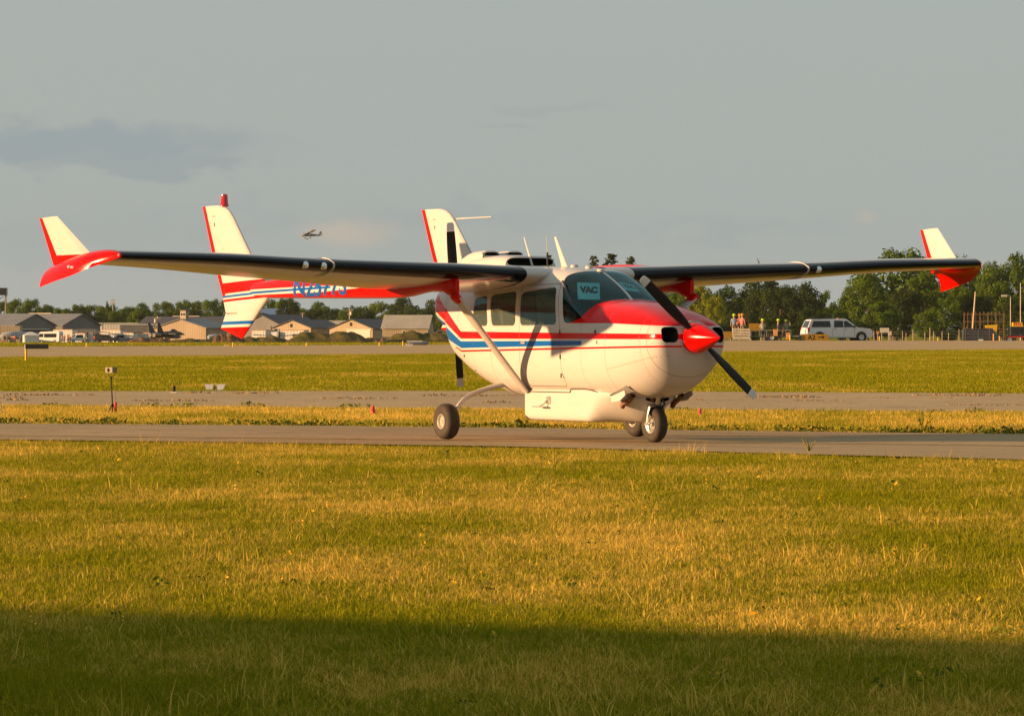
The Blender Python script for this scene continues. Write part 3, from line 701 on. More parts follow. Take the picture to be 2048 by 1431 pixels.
for sg in (-1, 1): MB().tube([(.04, sg * .03, .40), (.035, sg * .085, .385), (.02, sg * .098, .31), (0, sg * .098, .2)], [(.03, .02), (.03, .018), (.024, .012), (.022, .012)], 12).build('fork_leg', M_METAL, ng_, True)
MB().tube([(0, -.12, .2), (0, .12, .2)], .016, 10).build('axle', M_METAL, ng_)
MB().tube([(.08, .05, .47), (.13, .05, .42), (.06, .05, .37)], .012, 8).build('torque_link', M_DARKM, ng_); MB().box((.0, -.06, .47), (.09, .05, .06)).build('shimmy_damper', M_EXH, ng_)
prof = [(-.055, .095), (-.068, .12), (-.070, .148), (-.060, .175), (-.042, .19), (-.018, .196), (.018, .196), (.042, .19), (.060, .175), (.070, .148), (.068, .12), (.055, .095)]
wh = MB().lathe(prof, (0, 0, .196), 'y', 40).build('nose_wheel', M_RUB, AC, True)
mb = MB()
for sg in (-1, 1): mb.lathe([(sg * .03, .02), (sg * .028, .06), (sg * .045, .066), (sg * .055, .085), (sg * .056, .098)], (0, 0, .196), 'y', 32)
mb.lathe([(-.03, .022), (.03, .022)], (0, 0, .196), 'y', 16); mb.build('wheel_hub', M_METAL, wh, True)
MB().tube([(-.02, .0, .50), (-.20, .06, .42)], .014, 8).build('drag_brace', M_METAL, ng_)
for (x, z) in ((-.31, 1.205), (-.27, 1.09), (-3.30, .93)):
    w, zt, zb, zc, nt, nb = [float(f(x)) for f in FN]; MB().box((x, -w * (.995 if z > .95 else .955), z), (.018, .012, .035)).build('skin_fastener', M_DARKM, AC)

# paper signs behind the windscreen
def paper(label, q, txt):
    """q: TL TR BR BL in (x, starboard, z)"""
    o = thing('paper_sign', label, 'paper sign', AC_LOC, AC_RZ, 'paper signs in the windscreen')
    c = Vector((-1.1, 0, 1.45)); Q = [Vector((p[0], -p[1], p[2])) for p in q]; Q = [p + (c - p).normalized() * .03 for p in Q]
    bil = lambda u, v: (Q[3].lerp(Q[2], u)).lerp(Q[0].lerp(Q[1], u), v)
    nrm = (Q[1] - Q[0]).cross(Q[3] - Q[0]).normalized()
    if nrm.x < 0: nrm = -nrm
    mb = MB(); n = 6
    mb.grid([[bil(i / n, j / n) for j in range(n + 1)] for i in range(n + 1)]); mb.grid([[bil(i / n, j / n) - nrm * .002 for j in range(n + 1)] for i in range(n + 1)]); mb.build('paper', M_PAPER, o, True)
    tv, tf = text_mesh(txt, 1.0, 0, .075); x0 = min(p.x for p in tv); x1 = max(p.x for p in tv); h = max(p.y for p in tv)
    link_mesh('lettering', [bil(.10 + .80 * (p.x - x0) / (x1 - x0), .40 + .38 * p.y / h) + nrm * .003 for p in tv], tf, M_INK, o)
paper('VAC paper sign inside the starboard windscreen pane, facing the camera', [(-1.014, .396, 1.766), (-.849, .186, 1.760), (-.561, .354, 1.560), (-.812, .504, 1.566)], 'VAC')
paper('tilted VAC paper sign inside the far windscreen pane, beyond the centre strip', [(-.892, -.098, 1.784), (-.815, -.252, 1.735), (-.654, -.250, 1.651), (-.672, -.054, 1.678)], 'VAC')

# ------------------------------------------------------------------ terrain
def sstep(a, b, v): q = np.clip((np.asarray(v, float) - a) / (b - a), 0, 1); return q * q * (3 - 2 * q)
def gz(x, y):
    x = np.asarray(x, float); y = np.asarray(y, float)
    base = -1.7 * np.clip((y - 400) / 600, 0, 1)
    sx = sstep(4, 16, x)
    return base + sx * (.30 * np.exp(-((y - 352) / 20.) ** 2) + .14 * sstep(330, 372, y) * (1 - sstep(430, 560, y)))
def strip_mesh(name, A, Bn, nx, ny, dz, mat):
    """sheet between polyline A (near) and Bn (far), lying on the terrain"""
    A = np.array(A, float); Bn = np.array(Bn, float); t_ = np.linspace(0, 1, nx)
    def res(P, u): k = np.linspace(0, 1, len(P)); return np.stack([np.interp(u, k, P[:, 0]), np.interp(u, k, P[:, 1])], -1)
    a, b = res(A, t_), res(Bn, t_); rows = []
    for j in range(ny + 1):
        p = a + (b - a) * j / ny; z = gz(p[:, 0], p[:, 1]) + dz; rows.append([(p[i, 0], p[i, 1], z[i]) for i in range(nx)])
    o = MB().grid(rows).build(name, mat, None, True); tag(o, kind='structure'); return o

def ground_colour(t, pos, x, y, far=0.0):
    """dry straw and green turf, mottled"""
    n1 = t.noise(pos, 0.9, 5, 0.62, (0.7, 0.32, 1)); n2 = t.noise(pos, 0.22, 4, 0.6, (0.8, 0.25, 1)); n3 = t.noise(pos, 5.0, 3, 0.6)
    dry = (n1 * 1.0 + n2 * 1.15 + n3 * 0.45 - 0.85)
    return dry
DRYA, DRYB, GRNA, GRNB = (0.74, 0.52, 0.12), (0.525, 0.36, 0.05), (0.325, 0.305, 0.010), (0.14, 0.162, 0.007)
def grass_mat(name, bias, blades=True, dark=1.0):
    m, t = new_mat(name); x, y, z, pos = t.xyz('Position')
    dry = ground_colour(t, pos, x, y) + bias
    if blades:
        g = t.node('ShaderNodeNewGeometry'); r = t.s(g.outputs['Random Per Island'])
        dry = dry + (r - 0.5) * 0.40; r2 = (r * 7.13)._m('FRACT')
    else: r2 = t.noise(pos, 14.0, 2)
    f = dry.ss(0.36, 0.66)
    a = t.mix(r2, [q * dark for q in GRNB], [q * dark for q in GRNA]); b = t.mix(r2, [q * dark for q in DRYB], [q * dark for q in DRYA])
    col = t.mix(f, a, b)
    d = t.node('ShaderNodeBsdfDiffuse'); t.link(col, d.inputs[0]); o = t.node('ShaderNodeOutputMaterial')
    if blades:
        tr = t.node('ShaderNodeBsdfTranslucent'); t.link(col, tr.inputs[0]); mx = t.node('ShaderNodeMixShader'); mx.inputs[0].default_value = 0.35
        t.t.links.new(d.outputs[0], mx.inputs[1]); t.t.links.new(tr.outputs[0], mx.inputs[2]); t.t.links.new(mx.outputs[0], o.inputs[0])
    else:
        bn = t.node('ShaderNodeBump'); bn.inputs['Distance'].default_value = 0.06; bn.inputs['Strength'].default_value = 1.0
        h = t.noise(pos, 9.0, 4, 0.7); t.link(h, bn.inputs['Height']); t.t.links.new(bn.outputs[0], d.inputs['Normal']); t.t.links.new(d.outputs[0], o.inputs[0])
    return m
M_TURF = grass_mat('turf_soil', -0.06, False, 0.75); M_GR_NEAR = grass_mat('grass_near', -0.02); M_GR_DRY = grass_mat('grass_verge', 0.12); M_GR_FAR = grass_mat('grass_field', -0.17)
def paving(name, c0, c1, joint=None, crack=0.0, stain=0.0):
    m, t = new_mat(name); x, y, z, pos = t.xyz('Position')
    n = t.noise(pos, 0.35, 5, 0.6, (1, .5, 1)); n2 = t.noise(pos, 18.0, 3, 0.6); n3 = t.noise(pos, 1.7, 5, 0.7, (.22, 1.1, 1))
    col = t.mix((n * 0.6 + n2 * 0.4).ss(0.3, 0.7), c0, c1)
    col = t.mix(n3.ss(0.55, 0.8) * stain, col, [q * 0.55 for q in c0])
    if crack:
        w = t.node('ShaderNodeTexVoronoi', feature='DISTANCE_TO_EDGE'); mp = t.node('ShaderNodeMapping'); t.t.links.new(pos, mp.inputs[0]); mp.inputs['Scale'].default_value = (0.11, 0.33, 1)
        wv = t.node('ShaderNodeVectorMath', operation='ADD'); nn_ = t.node('ShaderNodeTexNoise'); nn_.inputs['Scale'].default_value = 1.5; t.t.links.new(pos, nn_.inputs['Vector'])
        t.t.links.new(mp.outputs[0], wv.inputs[0]); sc = t.node('ShaderNodeVectorMath', operation='SCALE'); t.t.links.new(nn_.outputs['Color'], sc.inputs[0]); sc.inputs['Scale'].default_value = 0.25
        t.t.links.new(sc.outputs[0], wv.inputs[1]); t.t.links.new(wv.outputs[0], w.inputs['Vector'])
        e = t.s(w.outputs['Distance']); col = t.mix((1.0 - e.ss(0.0, 0.03)) * crack, col, (0.10, 0.075, 0.045))
    return finish(m, t, col, 0.9, 0, 0, 0.25, bump=n2, bump_d=0.004)
M_TAXI = paving('taxiway_asphalt', (0.35, 0.248, 0.125), (0.43, 0.30, 0.155), crack=0.6, stain=0.3)
M_OLD = paving('old_concrete', (0.42, 0.29, 0.14), (0.52, 0.36, 0.18), crack=0.8, stain=0.35)
M_RUN = paving('runway_concrete', (0.42, 0.285, 0.13), (0.48, 0.325, 0.15), stain=0.12)

gxs = np.unique(np.concatenate([np.linspace(-9000, -400, 12), np.linspace(-400, -60, 20), np.linspace(-60, 80, 71), np.linspace(80, 400, 20), np.linspace(400, 9000, 12)]))
gys = np.unique(np.concatenate([np.linspace(-400, 0, 8), np.linspace(0, 250, 26), np.linspace(255, 460, 42), np.linspace(470, 1100, 30), np.linspace(1200, 12000, 14)]))
XX, YY = np.meshgrid(gxs, gys); ZZ = gz(XX, YY) - 0.04
o = MB().grid([[(XX[i, j], YY[i, j], ZZ[i, j]) for j in range(len(gxs))] for i in range(len(gys))]).build('ground', M_TURF, None, True); tag(o, kind='structure')
T_NEAR = [(-70, 76), (-30, 61.5), (-5.73, 51.5), (-2.85, 50.1), (0, 48.4), (2.37, 45.9), (4.84, 43.5), (14, 34.5), (45, 6)]
T_FAR = [(-70, 92), (-30, 70), (-6.7, 60.3), (-2.07, 58.7), (0.2, 57.5), (2.3, 56.1), (6.04, 54.2), (22, 46), (60, 20)]
C_NEAR = [(-75, 84), (-30, 78), (-8.3, 74.7), (0, 70.9), (7.6, 68.4), (40, 60)]; C_FAR = [(-75, 95), (-30, 93), (-10.2, 91.7), (0, 92.4), (9.9, 88.8), (40, 80)]
rn = lambda x: 205 + 1.53 * (max(-45, x) + 22.8); rf = lambda x: 331 + 1.53 * (max(-70, x) + 36.8)
RX = [-160, -45, -22.8, 0, 20, 40, 80, 160]
strip_mesh('taxiway', T_NEAR, T_FAR, 60, 4, 0.0, M_TAXI)
strip_mesh('old_apron', C_NEAR, C_FAR, 40, 4, 0.0, M_OLD)
strip_mesh('runway', [(x, rn(x)) for x in RX], [(x, rf(x)) for x in RX], 150, 60, 0.0, M_RUN)
M_YEL = plain('yellow_line', (0.48, 0.32, 0.06), 0.85, var=0.3, scale=8); M_WLINE = plain('white_line', (0.72, 0.70, 0.64), 0.8)
def line_on_ground(name, pts, w, mat):
    rows = []
    for i, p in enumerate(pts):
        a = np.array(pts[max(i - 1, 0)]); b = np.array(pts[min(i + 1, len(pts) - 1)]); d = (b - a) / np.linalg.norm(b - a); n = np.array([-d[1], d[0]]) * w / 2
        rows.append([(p[0] + s_ * n[0], p[1] + s_ * n[1], float(gz(p[0], p[1])) + .006) for s_ in (-1, 1)])
    return tag(MB().grid(rows).build(name, mat), kind='structure')
line_on_ground('taxiway_centreline', [(-9, 54.8), (-4, 52.4), (0, 50.9), (1.55, 50.2), (4, 49.2), (7, 47.7), (12, 44.6)], .14, M_YEL)
line_on_ground('runway_edge_marking', [(-30, 236), (-26.5, 238), (-24.0, 242)], .5, M_WLINE)

M_SEALER = plain('crack_sealer', (0.07, 0.055, 0.04), .9)
for k, (fr_, x0, x1) in enumerate(((.22, -9, 3.5), (.48, -3, 7), (.66, -8, -1), (.70, 1.2, 8.5), (.86, -6, 5))):
    q = np.arange(x0, x1, .35); line_on_ground('crack_seal', [(x, lerp(np.interp(x, [p[0] for p in T_NEAR], [p[1] for p in T_NEAR]), np.interp(x, [p[0] for p in T_FAR], [p[1] for p in T_FAR]), fr_) + .10 * math.sin(x * 1.9 + k) + .05 * math.sin(x * 5.3 + 2 * k)) for x in q], .035, M_SEALER)
# ------------------------------------------------------------------ grass, as instanced patches of blades
def patch(name, size, n, h0, h1, w, mat, seed, flat=0.25):
    rg = np.random.default_rng(seed); V = np.zeros((n, 5, 3)); hgt = rg.uniform(h0, h1, n) * np.where(rg.random(n) < .12, 1.5, 1.0)
    c = rg.uniform(-size / 2, size / 2, (n, 2)); a = rg.uniform(0, 2 * np.pi, n); lean = rg.normal(0, flat, n) + flat; la = rg.uniform(0, 2 * np.pi, n)
    ww = rg.uniform(.6, 1.3, n) * w; dx_, dy_ = np.cos(a) * ww / 2, np.sin(a) * ww / 2
    for k, (hh, ww_, ll) in enumerate(((0, 1, 0), (0, -1, 0), (.55, .8, .35), (.55, -.8, .35), (1, 0, 1))):
        V[:, k, 0] = c[:, 0] + dx_ * ww_ + np.cos(la) * lean * hgt * ll * 1.2; V[:, k, 1] = c[:, 1] + dy_ * ww_ + np.sin(la) * lean * hgt * ll * 1.2
        V[:, k, 2] = hgt * hh * np.clip(1 - .25 * np.abs(lean), .35, 1)
    F = []
    for i in range(n): b = 5 * i; F += [(b, b + 1, b + 3, b + 2), (b + 2, b + 3, b + 4)]
    me = bpy.data.meshes.new(name); me.from_pydata(V.reshape(-1, 3).tolist(), [], F); me.materials.append(mat)
    return bpy.data.objects.new(name, me)
def scatter(name, pts, patches, label, cat, smin=.85, smax_=1.2):
    colx = bpy.data.collections.new(name + '_patches')
    for p in patches: colx.objects.link(p)
    me = bpy.data.meshes.new(name); me.from_pydata([tuple(map(float, p)) for p in pts], [], []); o = bpy.data.objects.new(name, me); COL.objects.link(o)
    me.materials.append(patches[0].data.materials[0])
    ng = bpy.data.node_groups.new(name, 'GeometryNodeTree'); ng.interface.new_socket('Geometry', in_out='INPUT', socket_type='NodeSocketGeometry'); ng.interface.new_socket('Geometry', in_out='OUTPUT', socket_type='NodeSocketGeometry')
    N = ng.nodes; gi = N.new('NodeGroupInput'); go = N.new('NodeGroupOutput'); ip = N.new('GeometryNodeInstanceOnPoints'); ci = N.new('GeometryNodeCollectionInfo')
    ci.inputs['Collection'].default_value = colx; ci.inputs['Separate Children'].default_value = True; ci.inputs['Reset Children'].default_value = True
    ip.inputs['Pick Instance'].default_value = True
    rv = N.new('FunctionNodeRandomValue'); rv.data_type = 'FLOAT_VECTOR'; rv.inputs[0].default_value = (0, 0, 0); rv.inputs[1].default_value = (0, 0, 6.283)
    rs = N.new('FunctionNodeRandomValue'); rs.data_type = 'FLOAT'; rs.inputs[2].default_value = smin; rs.inputs[3].default_value = smax_
    L = ng.links; L.new(gi.outputs[0], ip.inputs['Points']); L.new(ci.outputs[0], ip.inputs['Instance']); L.new(rv.outputs[0], ip.inputs['Rotation']); L.new(rs.outputs[1], ip.inputs['Scale']); L.new(ip.outputs[0], go.inputs[0])
    md = o.modifiers.new('grass', 'NODES'); md.node_group = ng
    return tag(o, label, cat, kind='stuff')
RG = np.random.default_rng(5)
def lin(P, x): P = np.array(P, float); return np.interp(x, P[:, 0], P[:, 1])
def fan(d0, d1, step, mx, f):
    """jittered grid of points inside the widened field of view for which f(x, y)"""
    y = np.arange(d0, d1, step); out = []
    for yy in y:
        hw_ = yy * 0.1113 + mx; xx = np.arange(-hw_, hw_, step)
        p = np.stack([xx + RG.uniform(-.4, .4, len(xx)) * step, yy + RG.uniform(-.4, .4, len(xx)) * step], -1); out.append(p)
    p = np.concatenate(out); k = f(p[:, 0], p[:, 1]); p = p[k]
    return np.column_stack([p, gz(p[:, 0], p[:, 1]) - .035])
near = [patch('grass_patch', .62, 1300, .016, .046, .0050, M_GR_NEAR, 10 + k, .7) for k in range(6)]
scatter('lawn_grass', fan(10.5, 53, .42, 2.2, lambda x, y: y < lin(T_NEAR, x) - .12 + .12 * np.sin(x * 3.1) + .08 * np.sin(x * 11)), near, 'mown yellow and green lawn grass in the foreground', 'grass')
tallp = [patch('tall_clump', .30, 46, .05, .10, .0045, M_GR_DRY, 200 + k, .5) for k in range(5)]
yy = RG.uniform(10.5, 50, 1500); xx = RG.uniform(-1, 1, 1500) * (yy * .1113 + 2); k = (yy < lin(T_NEAR, xx) - .1) & (np.sin(xx * 1.7 + yy * .9) + np.sin(yy * 2.1 - xx * .7) + RG.normal(0, .8, 1500) > .6)
scatter('tall_grass', np.column_stack([xx[k], yy[k], np.full(k.sum(), -.035)]), tallp, 'longer dry grass stems standing in the lawn', 'grass', .6, 1.3)
verge = [patch('verge_patch', .9, 800, .03, .075, .009, M_GR_DRY, 30 + k, .4) for k in range(5)]
inv = lambda x, y: (y > lin(T_FAR, x) + .3) & (y < lin(C_NEAR, x) - .2)
scatter('verge_grass', fan(50, 80, .62, 3, inv), verge, 'dry straw coloured grass strip beyond the taxiway', 'grass')
field = [patch('field_patch', 2.6, 2400, .03, .07, .015, M_GR_FAR, 50 + k, .4) for k in range(5)]
scatter('field_grass', fan(88, 300, 1.9, 6, lambda x, y: (y > lin(C_FAR, x) + .6) & (y < np.array([rn(q) for q in x]) - .8)), field, 'green grass field between the old apron and the runway', 'grass')
far = [patch('far_patch', 5, 900, .05, .14, .05, M_GR_FAR, 70 + k, .4) for k in range(4)]
scatter('far_grass', fan(315, 640, 4.0, 10, lambda x, y: (y > np.array([rf(q) for q in x]) + 2)), far, 'grass verge along the far edge of the runway', 'grass')
# ragged weeds along the pavement edges
M_WEED, t = new_mat('weed_leaf'); g = t.node('ShaderNodeNewGeometry'); r = t.s(g.outputs['Random Per Island'])
col = t.mix(r.ss(.80, .95), t.mix(r, (0.075, 0.105, 0.012), (0.17, 0.19, 0.02)), (0.42, 0.30, 0.03)); finish(M_WEED, t, col, 0.9, 0, 0, .08)
M_DEAD = plain('dead_weed', (0.26, 0.17, 0.075), 0.9, var=0.4, scale=3)
def tuft(name, n, rad, h, leaf, mat, seed):
    rg = np.random.default_rng(seed); mb = MB()
    for i in range(n):
        a = rg.uniform(0, 6.283); r_ = rad * math.sqrt(rg.random()); z = h * rg.random() ** .8 * (1 - .5 * (r_ / rad) ** 2); c = Vector((math.cos(a) * r_, math.sin(a) * r_, z))
        u = Vector(rg.normal(0, 1, 3)).normalized(); v = u.cross(Vector(rg.normal(0, 1, 3))).normalized(); s_ = leaf * rg.uniform(.6, 1.4)
        mb.add([c - u * s_, c + v * s_ * .45, c + u * s_, c - v * s_ * .45], [(0, 1, 2, 3)])
    me = bpy.data.meshes.new(name); me.from_pydata(mb.v, [], mb.f); me.materials.append(mat); return bpy.data.objects.new(name, me)
weeds = [tuft('weed_tuft', 90, .18, .085, .020, M_WEED, 90 + k) for k in range(4)]
ex = np.arange(-12, 12, .16); p1_ = np.column_stack([ex + RG.uniform(-.1, .1, len(ex)), lin(T_FAR, ex) + .25 + RG.uniform(-.15, .35, len(ex)), np.full(len(ex), -.03)])
ex = np.arange(-14, 14, .55); ex = ex[RG.random(len(ex)) < .6]; p2_ = np.column_stack([ex, lin(C_NEAR, ex) - .3 + RG.uniform(-.5, .2, len(ex)), np.full(len(ex), -.03)])
ex = RG.uniform(-6, 6, 26); p3_ = np.column_stack([ex, lin(T_NEAR, ex) - RG.uniform(.1, 1.2, 26), np.full(26, -.03)])
scatter('edge_weeds', np.concatenate([p1_, p2_]), weeds, 'low dark green weeds along the pavement edges', 'weeds', .6, 1.5)
yy = RG.uniform(15, 46, 70); xx = RG.uniform(-1, 1, 70) * yy * .115; k = yy < lin(T_NEAR, xx) - .4
cl = [tuft('clover_tuft', 14, .04, .045, .012, M_WEED, 120 + q) for q in range(3)]
scatter('lawn_weeds', np.column_stack([xx[k], yy[k], np.full(k.sum(), -.02)]), cl, 'small dark clover leaves dotted through the lawn', 'weeds', .5, 1.5)
M_FLOW = plain('yellow_flower', (0.75, 0.42, 0.01), 0.6)
fl = [tuft('flower_head', 5, .02, .075, .011, M_FLOW, 140 + q) for q in range(3)]
yy = RG.uniform(18, 46, 60); xx = RG.uniform(-1, 1, 60) * yy * .115; k = yy < lin(T_NEAR, xx) - .4
scatter('lawn_flowers', np.column_stack([xx[k], yy[k], np.full(k.sum(), .0)]), fl, 'tiny yellow flowers scattered in the lawn', 'flowers', .7, 1.4)
dead = [tuft('dead_tuft', 36, .16, .035, .018, M_DEAD, 160 + q) for q in range(4)]
pts = []
for fr_ in (.30, .47, .66, .82):
    for x in np.arange(-13, 13, .20):
        if math.sin(x * .9 + fr_ * 23) + .8 * math.sin(x * 2.3 + fr_ * 71) + RG.normal(0, .5) > .75: pts.append((x, lerp(lin(C_NEAR, x), lin(C_FAR, x), fr_ + RG.normal(0, .008)), -.01))
scatter('dead_weeds', np.array(pts), dead, 'brown dead weeds growing in the cracks of the old apron', 'weeds', .5, 1.6)
def weed_plant(label, p, h, seed, n=60):
    o = thing('weed_plant', label, 'weed', (p.x, p.y, float(gz(p.x, p.y)) - .02)); rg = np.random.default_rng(seed); mb = MB(); ml = MB()
    for s_ in range(7):
        a = rg.uniform(0, 6.28); tip_ = Vector((math.cos(a) * h * .7 * rg.random(), math.sin(a) * h * .7 * rg.random(), h * rg.uniform(.5, 1))); mb.tube([(0, 0, 0), tip_ * .5 + Vector((0, 0, h * .08)), tip_], [.005, .004, .002], 5)
        for k in range(n // 7):
            c = tip_ * rg.uniform(.3, 1.0); u = Vector(rg.normal(0, 1, 3)).normalized(); v = u.cross(Vector((0, 0, 1))).normalized(); e = h * .11 * rg.uniform(.6, 1.3); ml.add([c, c + u * e * .5 + v * e * .25, c + u * e, c + u * e * .5 - v * e * .25], [(0, 1, 2, 3)])
    mb.build('stem', M_WEED, o); ml.build('leaves', M_WEED, o)
weed_plant('straggly green weed on the lawn edge, near right', at(1618, 906, 46.6), .16, 3, 40)
weed_plant('bushy weed at the far edge of the taxiway, right', at(1845, 866, 55.4), .34, 4, 160)

# ------------------------------------------------------------------ unseen block added left of the camera to throw shade on the near lawn
def wall_mat(name, c, rib=1.2, var=0.10, rough=.7):
    m, t = new_mat(name); x, y, z, v = t.xyz('Object')
    w = ((x + y * 0.83) * (6.283 * rib * 1.7))._m('SINE'); n = t.noise(v, .35, 4, .6, (1, 1, .4)); n2 = t.noise(v, 2.5, 4)
    col = t.mix(n.ss(.3, .7), [q * (1 - var) for q in c], [min(1, q * (1 + var)) for q in c]); col = t.mix(w.ss(.55, 1.0) * .15, col, [q * .72 for q in c])
    return finish(m, t, col, rough, 0, 0, .3, bump=w, bump_d=.012)
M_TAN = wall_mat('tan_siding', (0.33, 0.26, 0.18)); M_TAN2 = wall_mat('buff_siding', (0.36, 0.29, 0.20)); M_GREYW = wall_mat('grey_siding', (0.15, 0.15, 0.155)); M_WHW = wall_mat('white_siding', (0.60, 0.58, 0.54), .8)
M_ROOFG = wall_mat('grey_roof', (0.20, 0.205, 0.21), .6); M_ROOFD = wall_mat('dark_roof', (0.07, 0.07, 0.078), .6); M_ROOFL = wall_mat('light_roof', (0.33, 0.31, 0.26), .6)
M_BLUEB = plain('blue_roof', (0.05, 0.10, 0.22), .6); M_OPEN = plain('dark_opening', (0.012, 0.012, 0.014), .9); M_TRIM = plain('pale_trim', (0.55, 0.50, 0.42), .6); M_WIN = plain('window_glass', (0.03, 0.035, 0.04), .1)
def gable(label, p, W, L, eave, ridge, rz, wall, roof, door=None, vents=(), skyl=False, win=()):
    """p: ground point under the middle of the near gable; the ridge runs along local -x"""
    o = thing('hangar', label, 'hangar', (p[0], p[1], float(gz(p[0], p[1])) - .1), rz)
    mb = MB(); w = W / 2
    mb.prism([(-w, 0), (w, 0), (w, eave), (0, ridge), (-w, eave)], -L, 0, 'x'); mb.build('wall', wall, o)
    for s_ in (-1, 1):
        dzr = (ridge - eave) / w; r = MB().add([(.35, 0, ridge + .06), (.35, s_ * (w + .4), eave + .06 - .4 * dzr), (-L - .35, s_ * (w + .4), eave + .06 - .4 * dzr), (-L - .35, 0, ridge + .06)] + [(.35, 0, ridge + .22), (.35, s_ * (w + .4), eave + .22 - .4 * dzr), (-L - .35, s_ * (w + .4), eave + .22 - .4 * dzr), (-L - .35, 0, ridge + .22)],
            [(0, 1, 2, 3), (4, 5, 6, 7), (0, 1, 5, 4), (1, 2, 6, 5), (2, 3, 7, 6), (3, 0, 4, 7)]).build('roof', roof, o)
        if skyl: MB().box((-L * .55, s_ * .25, ridge + .28), (L * .3, .4, .15)).build('ridge_vent', M_TRIM, r)
    if door:
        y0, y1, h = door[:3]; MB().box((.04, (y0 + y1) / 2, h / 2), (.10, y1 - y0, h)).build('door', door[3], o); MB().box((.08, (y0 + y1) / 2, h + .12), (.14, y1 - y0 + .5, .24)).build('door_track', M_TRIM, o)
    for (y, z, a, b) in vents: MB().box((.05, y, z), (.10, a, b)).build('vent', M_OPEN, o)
    for (x, s_, z, a, b) in win: f = MB().box((x, s_ * (w + .03), z), (a, .08, b)).build('window', M_WIN, o); MB().box((x, s_ * (w + .02), z), (a + .3, .05, b + .3)).build('frame', M_TRIM, f)
    return o
hx = Vector((4.31, -2.1, 0)).normalized(); hn = Vector((hx.y, -hx.x, 0)); HH = 2.6
e0 = Vector((-2.27, 20.4, 0)) - SUN_TO * -1 * (HH / math.tan(SUN_EL))
o = thing('shade_caster', 'long low block added outside the picture, left of the camera, to shade the near lawn', 'building', tuple(e0), math.atan2(hx.y, hx.x))
MB().box((0, -7.0, HH / 2 - .1), (26, 14, HH - .2)).build('wall', M_TAN, o); MB().box((0, -7.05, HH - .1), (26.3, 14.1, .2)).build('roof', M_ROOFG, o)

# ------------------------------------------------------------------ hangars on the far side (about one kilometre away)
def pk(px, d): return (px - 1024) / F_PX * d
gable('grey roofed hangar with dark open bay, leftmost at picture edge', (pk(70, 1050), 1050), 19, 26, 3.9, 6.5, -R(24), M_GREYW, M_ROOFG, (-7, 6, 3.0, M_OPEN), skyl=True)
MB().box((0, 0, 1.95), (9, 6, 3.9)).build('annex', M_TAN2, thing('annex_building', 'tan box annex in front of the leftmost hangar', 'building', (pk(2, 1035), 1035, -1.8)))
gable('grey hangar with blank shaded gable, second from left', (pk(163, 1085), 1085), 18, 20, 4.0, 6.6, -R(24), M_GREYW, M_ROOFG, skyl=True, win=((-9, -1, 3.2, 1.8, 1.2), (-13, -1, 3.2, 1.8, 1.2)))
MB().prism([(-4.6, 0), (4.6, 0), (3.4, 3.2), (-2.6, 3.2)], -8, 0).build('shed', M_GREYW, thing('lean_to_shed', 'dark hip roofed shed against the second hangar', 'shed', (pk(168, 1078), 1078, -1.8)))
oC = gable('tan hangar with broad sunlit gable and a cupola', (pk(360, 1045), 1045), 13.2, 12, 3.35, 5.3, R(246), M_TAN, M_ROOFG, vents=((-3.2, 1.2, 1.2, 1.0),))
cu = MB().box((-2.2, 0, 6.35), (1.5, 1.4, 2.0)).build('cupola', M_TAN2, oC); MB().box((-2.2, 0, 7.45), (1.9, 1.8, .22)).build('cupola_roof', M_ROOFD, cu)
for s_ in (-.3, .3): MB().box((-1.42, s_, 6.5), (.06, .48, .66)).build('cupola_window', M_WIN, cu)
MB().box((-1.43, 0, 6.5), (.05, 1.3, .9)).build('cupola_window_frame', M_TRIM, cu)
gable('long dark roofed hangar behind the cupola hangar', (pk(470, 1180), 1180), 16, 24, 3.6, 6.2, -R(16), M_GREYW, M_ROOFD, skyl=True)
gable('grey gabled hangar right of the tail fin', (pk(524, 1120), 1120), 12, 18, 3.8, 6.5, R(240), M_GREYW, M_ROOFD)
gable('blue roofed house among the trees', (pk(575, 1260), 1260), 7, 9, 6.0, 8.6, -R(35), M_GREYW, M_BLUEB)
gable('small tan gable with one dark vent, left of the pair', (pk(584, 1090), 1090), 10.2, 16, 3.4, 5.2, R(243), M_TAN2, M_ROOFD, vents=((-.2, 4.0, .55, .8),))
gable('tan gable with wide pale hangar door, right of the pair', (pk(702, 1080), 1080), 11.6, 15, 3.2, 5.35, R(243), M_TAN2, M_ROOFD, (-1.0, 5.2, 2.9, M_TRIM), vents=((.0, 4.3, .55, .8),))
gable('tan building with broad light roof, nearest the aircraft', (pk(862, 1060), 1060), 9, 10.6, 3.4, 6.2, -R(8), M_TAN2, M_ROOFL, win=((-5.6, -1, 1.6, .5, 2.2),))
def low(label, px0, px1, d, h, mat, dep=6, name='low_building', wins=0):
    x0, x1 = pk(px0, d), pk(px1, d); o = thing(name, label, 'building', ((x0 + x1) / 2, d, float(gz(0, d)) - .1)); MB().box((0, dep / 2, h / 2), (x1 - x0, dep, h)).build('wall', mat, o); MB().box((0, dep / 2, h + .1), (x1 - x0 + .4, dep + .4, .2)).build('roof', M_WHW, o)
    for k in range(wins): MB().box((lerp(-.4, .4, (k + .5) / wins) * (x1 - x0), -.03, h * .6), (.9, .06, .8)).build('window', M_WIN, o)
    return o
low('long white flat roofed building between the two small gables', 608, 712, 1190, 5.2, M_WHW); low('white flat roofed building behind the light roof', 706, 790, 1200, 5.35, M_WHW)
low('pale flat roof showing left of the cupola hangar', 195, 300, 1200, 4.6, M_WHW)
low('grey flat roofed store right of the white containers', 240, 312, 1150, 4.2, M_GREYW)
